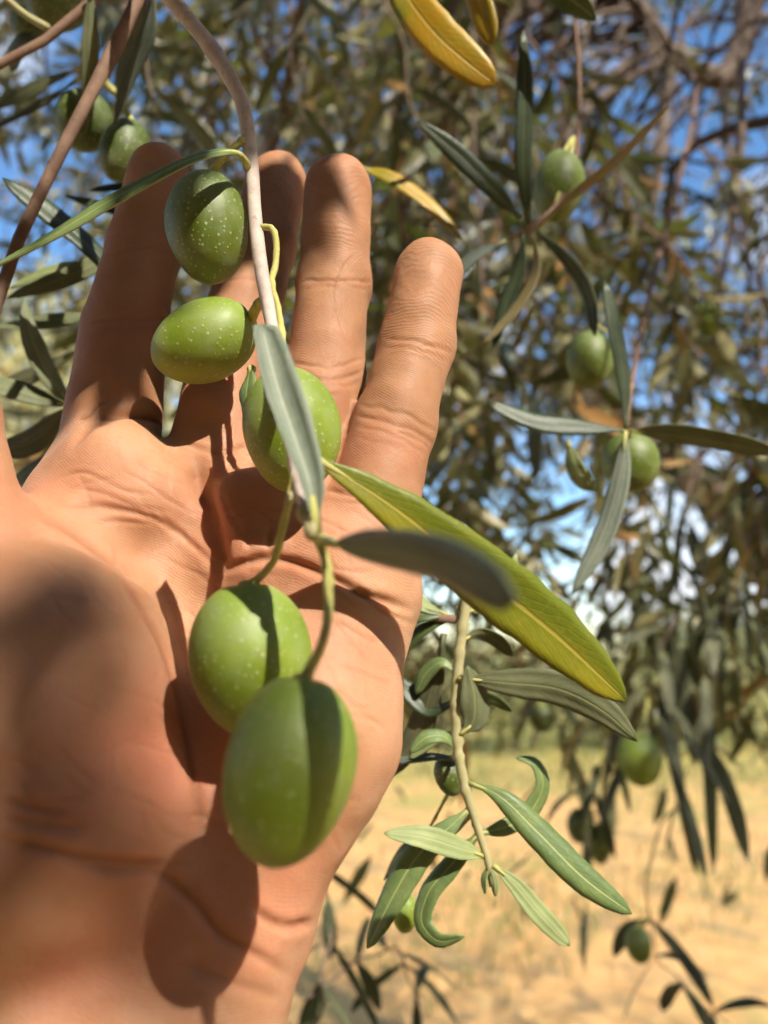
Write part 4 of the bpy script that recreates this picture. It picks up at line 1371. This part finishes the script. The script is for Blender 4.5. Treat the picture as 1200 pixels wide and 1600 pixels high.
leaf(r, [(888, 690, .38), (898, 730, .376), (915, 755, .374), (932, 768, .374)], .0095, 'sun', 'under', roll=20, tip=0.7)
olive(r, 986, 722, .40, 84, 96, 0, 20, 'olive_soft', 22, [(978, 672, .362), (984, 676, .38)], .001)
olive(r, 922, 562, .46, 72, 92, 5, 10, 'olive_soft', 23, [(985, 610, .42), (950, 520, .45), (925, 510, .46)], .001)

# ------------------------------------------------------------------ sunlit young shoot below the yellow-green leaf
DS = 0.67
r = empty('olive_branch', P(720, 980, .30), 'sunlit young shoot hanging below the yellow-green leaf, pale stem and curling leaves', 'branch')
tube('twig', [UPL, P(-700, 100, .5), P(-420, 700, .45), P(-100, 850, .40), P(300, 930, .36), P(560, 955, .325), P(660, 962, .314), P(712, 968, .308)], [.004, .0022, .002, .002, .002, .002, .0019, .0018], M['twig_brown'], r, n=60, bumps=0.08, seed=8)
tube('stem', [P(738, 880, .312), P(727, 950, .307), P(716, 1040, .303), P(712, 1110, .300), P(715, 1170, .298), P(722, 1210, .296), P(736, 1262, .294), P(750, 1305, .292), P(763, 1350, .290), P(766, 1385, .290)],
     [.0016, .0021, .0021, .0020, .0019, .0019, .0018, .0016, .0013, .0005], M['twig_pale'], r, n=70, seg=9, bumps=0.16, seed=9)
leaf(r, [(718, 1148, .298), (738, 1130, .297), (742, 1090, .297), (730, 1040, .298)], .0118, 'leaf', 'under', roll=12, fold=0.35, tip=0.8, base=0.5, petiole=0.12)
leaf(r, [(716, 1060, .300), (790, 1066, .294), (880, 1078, .288), (945, 1112, .285), (996, 1158, .284)], .0130, 'leaf', 'under', roll=10, fold=0.30, tip=0.72, base=0.75, nu=24)
leaf(r, [(732, 1222, .295), (775, 1240, .290), (840, 1300, .285), (910, 1370, .281), (987, 1428, .279)], .0118, 'sun', 'upper', roll=-12, fold=0.30, curl=0.5, tip=0.55, base=0.6, nu=26, petiole=0.08)
leaf(r, [(735, 1262, .294), (705, 1290, .291), (655, 1335, .288), (615, 1400, .286), (574, 1482, .285)], .0110, 'sun', 'upper', roll=12, fold=0.28, curl=0.3, tip=0.6, base=0.6, nu=24, twist=30)
leaf(r, [(757, 1338, .291), (715, 1325, .286), (660, 1308, .283), (600, 1302, .282)], .0088, 'sun', 'under', roll=15, fold=0.3, curl=0.4, tip=0.6, base=0.5, nu=22)
leaf(r, [(770, 1352, .29), (800, 1378, .288), (840, 1425, .285), (890, 1478, .283)], .0078, 'sun', 'under', roll=-10, fold=0.4, curl=0.5, tip=0.45, base=0.6, nu=22)
leaf(r, [(750, 1300, .292), (705, 1352, .290), (668, 1400, .289), (660, 1442, .287), (682, 1468, .283), (726, 1463, .280)], .0085, 'sun', 'upper', roll=25, fold=0.3, curl=0.4, tip=0.6, base=0.5, nu=28, twist=40)
leaf(r, [(748, 1302, .292), (790, 1292, .296), (832, 1262, .300), (848, 1222, .302), (835, 1192, .303), (806, 1184, .303)], .0078, 'sun', 'upper', roll=30, fold=0.3, curl=0.3, tip=0.6, base=0.5, nu=28, twist=50)
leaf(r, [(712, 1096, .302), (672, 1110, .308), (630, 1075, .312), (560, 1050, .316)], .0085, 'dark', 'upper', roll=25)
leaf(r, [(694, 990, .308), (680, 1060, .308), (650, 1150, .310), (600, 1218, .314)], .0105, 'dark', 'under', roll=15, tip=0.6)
leaf(r, [(712, 1185, .300), (680, 1183, .305), (640, 1184, .31), (590, 1183, .314)], .0070, 'grey', 'upper', roll=55, tip=0.6)
leaf(r, [(712, 1145, .300), (680, 1155, .305), (640, 1185, .308)], .0055, 'sun', 'under', roll=35, tip=0.7)
leaf(r, [(700, 962, .31), (660, 945, .312), (640, 925, .314), (600, 905, .316)], .0075, 'sun', 'under', roll=40)
leaf(r, [(700, 968, .31), (660, 985, .312), (630, 1010, .314), (600, 1050, .316)], .0075, 'leaf', 'upper', roll=40)
leaf(r, [(700, 962, .31), (655, 960, .31), (620, 966, .312), (560, 970, .314)], .0095, 'leaf', 'upper', roll=25)
leaf(r, [(716, 958, .31), (735, 925, .312), (745, 895, .314), (742, 862, .316)], .008, 'sun', 'under', roll=20)
leaf(r, [(718, 955, .31), (750, 930, .315), (770, 900, .318), (768, 862, .32)], .0100, 'leaf', 'under', roll=18, fold=0.4)
leaf(r, [(722, 958, .31), (790, 930, .318), (800, 900, .32), (806, 865, .322)], .0075, 'sun', 'under', roll=30)
leaf(r, [(764, 1352, .290), (772, 1375, .288), (774, 1400, .287)], .0030, 'sun', 'under', roll=20, tip=0.6)
leaf(r, [(764, 1352, .290), (756, 1374, .289), (758, 1396, .288)], .0026, 'sun', 'upper', roll=35, tip=0.6)
leaf(r, [(716, 1172, .298), (690, 1150, .296), (668, 1152, .295), (640, 1176, .295)], .0062, 'sun', 'upper', roll=30, tip=0.6)
leaf(r, [(714, 1050, .303), (690, 1035, .304), (668, 1050, .306), (650, 1085, .308)], .0060, 'sun', 'upper', roll=25, tip=0.6)
leaf(r, [(714, 1100, .301), (735, 1085, .303), (765, 1090, .306), (800, 1112, .310)], .0050, 'leaf', 'upper', roll=35, tip=0.6)
leaf(r, [(722, 1000, .305), (745, 990, .308), (775, 1000, .312), (800, 1025, .316)], .0070, 'leaf', 'under', roll=35, tip=0.6)
leaf(r, [(740, 1270, .296), (700, 1300, .31), (640, 1322, .318), (600, 1375, .325)], .0065, 'leaf', 'under', roll=40)
olive(r, 702, 1212, .312, 46, 62, -20, 10, 'olive_dark', 31, [(718, 1182, .300), (710, 1184, .306)], .0008)
olive(r, 634, 1428, .34, 38, 58, 4, 0, 'olive', 32, [(700, 1240, .31), (655, 1330, .33), (640, 1380, .338)], .0006)

DS = 1.0
# ------------------------------------------------------------------ sprays hanging farther off


def spray(label, path, radii, n, wl=(0.048, 0.066), kinds=('dark', 'leaf', 'dark'), seed=0, u0=0.3, spread=0.9, droop=0.5, olives=(), mat='bark', skip=0.0):
    """A twig with pairs of leaves along it. path in (px, py, depth) or world points."""
    g = np.random.default_rng(seed)
    pts = [np.asarray(q, float) if isinstance(q, np.ndarray) else P(*q) for q in path]
    r = empty('olive_branch', pts[-1], label, 'branch')
    mid = [(a + b) / 2 + g.normal(0, 0.06, 3) * np.linalg.norm(b - a) for a, b in zip(pts[:-1], pts[1:])]
    pts = [q for ab in zip(pts[:-1], mid) for q in ab] + [pts[-1]]
    rad = np.interp(np.linspace(0, 1, len(pts)), np.linspace(0, 1, len(radii)), radii)
    tube('twig', pts, rad * 0.6, M[mat], r, n=44, seg=7, bumps=0.12, seed=seed)
    c = spline(pts, 80)
    t = nrm(np.gradient(c, axis=0))
    ph = g.uniform(0, 3)
    for k in range(n):
        i = int((u0 + (1 - u0) * (k + 0.6) / n) * 79)
        ref = nrm(np.cross(t[i], np.array([0.2, 0.9, 0.3])))
        b2 = np.cross(t[i], ref)
        for sg in (0, math.pi):
            if g.random() < skip:
                continue
            a = ph + k * math.pi / 2 + sg + g.normal(0, 0.2)
            side = ref * math.cos(a) + b2 * math.sin(a)
            d = nrm(t[i] * g.uniform(0.3, 0.8) + side * spread)
            L = g.uniform(*wl)
            dr = np.array([0, 0, -1.0]) * droop * g.uniform(0.5, 1.3)
            q = [c[i], c[i] + d * L * 0.35 + dr * L * 0.06, c[i] + d * L * 0.7 + dr * L * 0.28, c[i] + d * L * 0.95 + dr * L * 0.62]
            nn = nrm(np.cross(d, np.cross(np.array([0, 0, 1.0]), d)) + g.normal(0, 0.35, 3))
            leaf(r, q, L * g.uniform(0.16, 0.21), kinds[int(g.integers(len(kinds)))], 'upper', roll=g.uniform(-30, 30), tip=0.65, base=0.65, nu=10, world=True, normal=nn, seed=k)
    for (px, py, d, w, h, st, m) in olives:
        olive(r, px, py, d, w, h, g.uniform(-10, 10), 10, m, seed + 50, st, .0009)
    return r


spray('dark bare-looking leafy sprig at the bottom beside the wrist', [(560, 1140, .62), (500, 1300, .56), (520, 1440, .52), (500, 1520, .5), (480, 1620, .49)], [.003, .0026, .0022, .002, .0015], 6, (0.05, 0.07), ('dark', 'leaf', 'dark'), 61, 0.35, 1.0, 0.2)
spray('dark spindly sprig at the bottom under the curled shoot leaf', [(480, 1560, .50), (560, 1500, .52), (620, 1480, .54), (660, 1560, .55)], [.0018, .0015, .0013, .001], 4, (0.04, 0.055), ('dark', 'dark'), 62, 0.2, 1.0, 0.5)
spray('dark leaf tuft drooping at right with a bright lime olive', [SKEL[46], P(1180, 560, 1.1), P(1060, 900, .78), P(1015, 1080, .66), P(1040, 1180, .62), P(1075, 1250, .61)], [.005, .004, .003, .002, .0016, .001], 13, (0.055, 0.08), ('dark', 'dark', 'leaf'), 63, 0.76, 0.6, 1.3,
      olives=[(1000, 1186, .60, 66, 82, [(1012, 1090, .65), (1006, 1130, .62)], 'olive')])
spray('small dark sprig with an olive left of the drooping tuft', [P(1015, 1080, .66), P(960, 1160, .68), P(925, 1230, .69), P(915, 1270, .70)], [.002, .0016, .0013, .001], 4, (0.04, 0.05), ('dark', 'dark'), 64, 0.4, 0.7, 0.9,
      olives=[(938, 1318, .70, 36, 60, [(918, 1265, .70), (930, 1280, .70)], 'olive_soft'), (905, 1290, .70, 38, 52, [(915, 1255, .70), (908, 1262, .7)], 'olive_dark')])
spray('long-leaved sprig with one small olive in the bottom right corner', [P(1075, 1250, .61), P(1020, 1330, .64), P(1015, 1430, .65), P(1030, 1505, .66), P(1080, 1560, .66), P(1140, 1600, .66)], [.0014, .0012, .0012, .0012, .001, .0008], 4, (0.05, 0.075), ('dark', 'leaf', 'dark'), 65, 0.42, 0.9, 0.6,
      olives=[(998, 1476, .64, 40, 54, [(1018, 1430, .65), (1004, 1440, .645)], 'olive_soft')])
spray('shaded drooping sprig above the bright olive behind the yellow-green leaf tip', [SKEL[52], P(1000, 760, 1.0), P(860, 960, .8), P(850, 1060, .76), P(880, 1150, .74)], [.004, .003, .002, .0016, .001], 6, (0.05, 0.065), ('dark', 'leaf'), 66, 0.6, 0.8, 0.7,
      olives=[(846, 1122, .74, 40, 44, [(850, 1060, .76), (846, 1080, .75)], 'olive_dark')])
spray('grey-green sprig hanging at the right edge beside the cross of leaves', [SKEL[40], P(1240, 300, .95), P(1190, 520, .82), P(1165, 700, .76), P(1180, 860, .74)], [.005, .004, .003, .002, .001], 9, (0.05, 0.07), ('dark', 'leaf', 'grey'), 67, 0.35, 0.9, 0.6,
      olives=[(1106, 500, .80, 40, 56, [(1195, 510, .83), (1140, 450, .82), (1108, 455, .80)], 'olive')])
spray('dark leafy sprig between the star of leaves and the cross of leaves', [anchor(760, .6), P(760, -300, .75), P(740, 200, .68), P(760, 480, .62), P(810, 590, .60), P(880, 640, .58)], [.005, .004, .003, .0022, .0016, .001], 9, (0.05, 0.07), ('dark', 'grey', 'dark'), 68, 0.4, 0.9, 0.5)
spray('shaded leafy sprig behind the two yellow leaves at the top', [anchor(560, .7), P(600, -300, .8), P(600, 0, .70), P(640, 160, .66), P(700, 260, .64)], [.005, .004, .003, .002, .001], 8, (0.05, 0.07), ('dark', 'dark', 'leaf'), 69, 0.35, 0.9, 0.6)
spray('shaded leafy sprig above the middle and ring fingertips', [anchor(420, .6), P(420, -350, .62), P(440, -60, .55), P(455, 90, .53), P(480, 200, .52)], [.004, .003, .002, .0016, .001], 8, (0.045, 0.06), ('dark', 'leaf'), 70, 0.35, 0.9, 0.6)
spray('leafy sprig hanging over the sky left of the main twig', [UPL + np.array([.12, 0, 0]), P(230, -420, .55), P(240, -60, .46), P(225, 80, .44), P(250, 200, .43)], [.004, .003, .002, .0016, .001], 8, (0.045, 0.06), ('leaf', 'dark', 'grey'), 71, 0.35, 0.9, 0.6, skip=0.15)
spray('dark leafy sprig below the top right limb', [P(1036, 200, 1.5), P(1070, 320, 1.1), P(1060, 420, .9), P(1075, 560, .85)], [.006, .004, .002, .001], 9, (0.05, 0.07), ('dark', 'leaf', 'dark'), 72, 0.3, 0.9, 0.7)
spray('leafy sprig with pale undersides over blue sky right of the little finger', [SKEL[50], P(900, 500, 1.1), P(760, 640, .8), P(720, 740, .74), P(735, 860, .72)], [.004, .003, .002, .0015, .001], 8, (0.045, 0.06), ('leaf', 'grey', 'dark'), 73, 0.45, 0.9, 0.6)

spray('dense tuft of long dark leaves drooping near the right edge', [SKEL[46], P(1230, 640, 1.0), P(1130, 960, .76), P(1105, 1090, .68), P(1100, 1190, .66)], [.005, .004, .003, .002, .001], 12, (0.058, 0.082), ('dark', 'leaf', 'dark'), 74, 0.66, 0.55, 1.7)
spray('dark drooping leaves just right of the yellow-green leaf tip', [SKEL[52], P(1060, 700, 1.05), P(960, 930, .88), P(930, 1040, .84), P(945, 1120, .82)], [.004, .003, .002, .0016, .001], 9, (0.055, 0.075), ('dark', 'leaf', 'dark'), 75, 0.55, 0.6, 1.4)
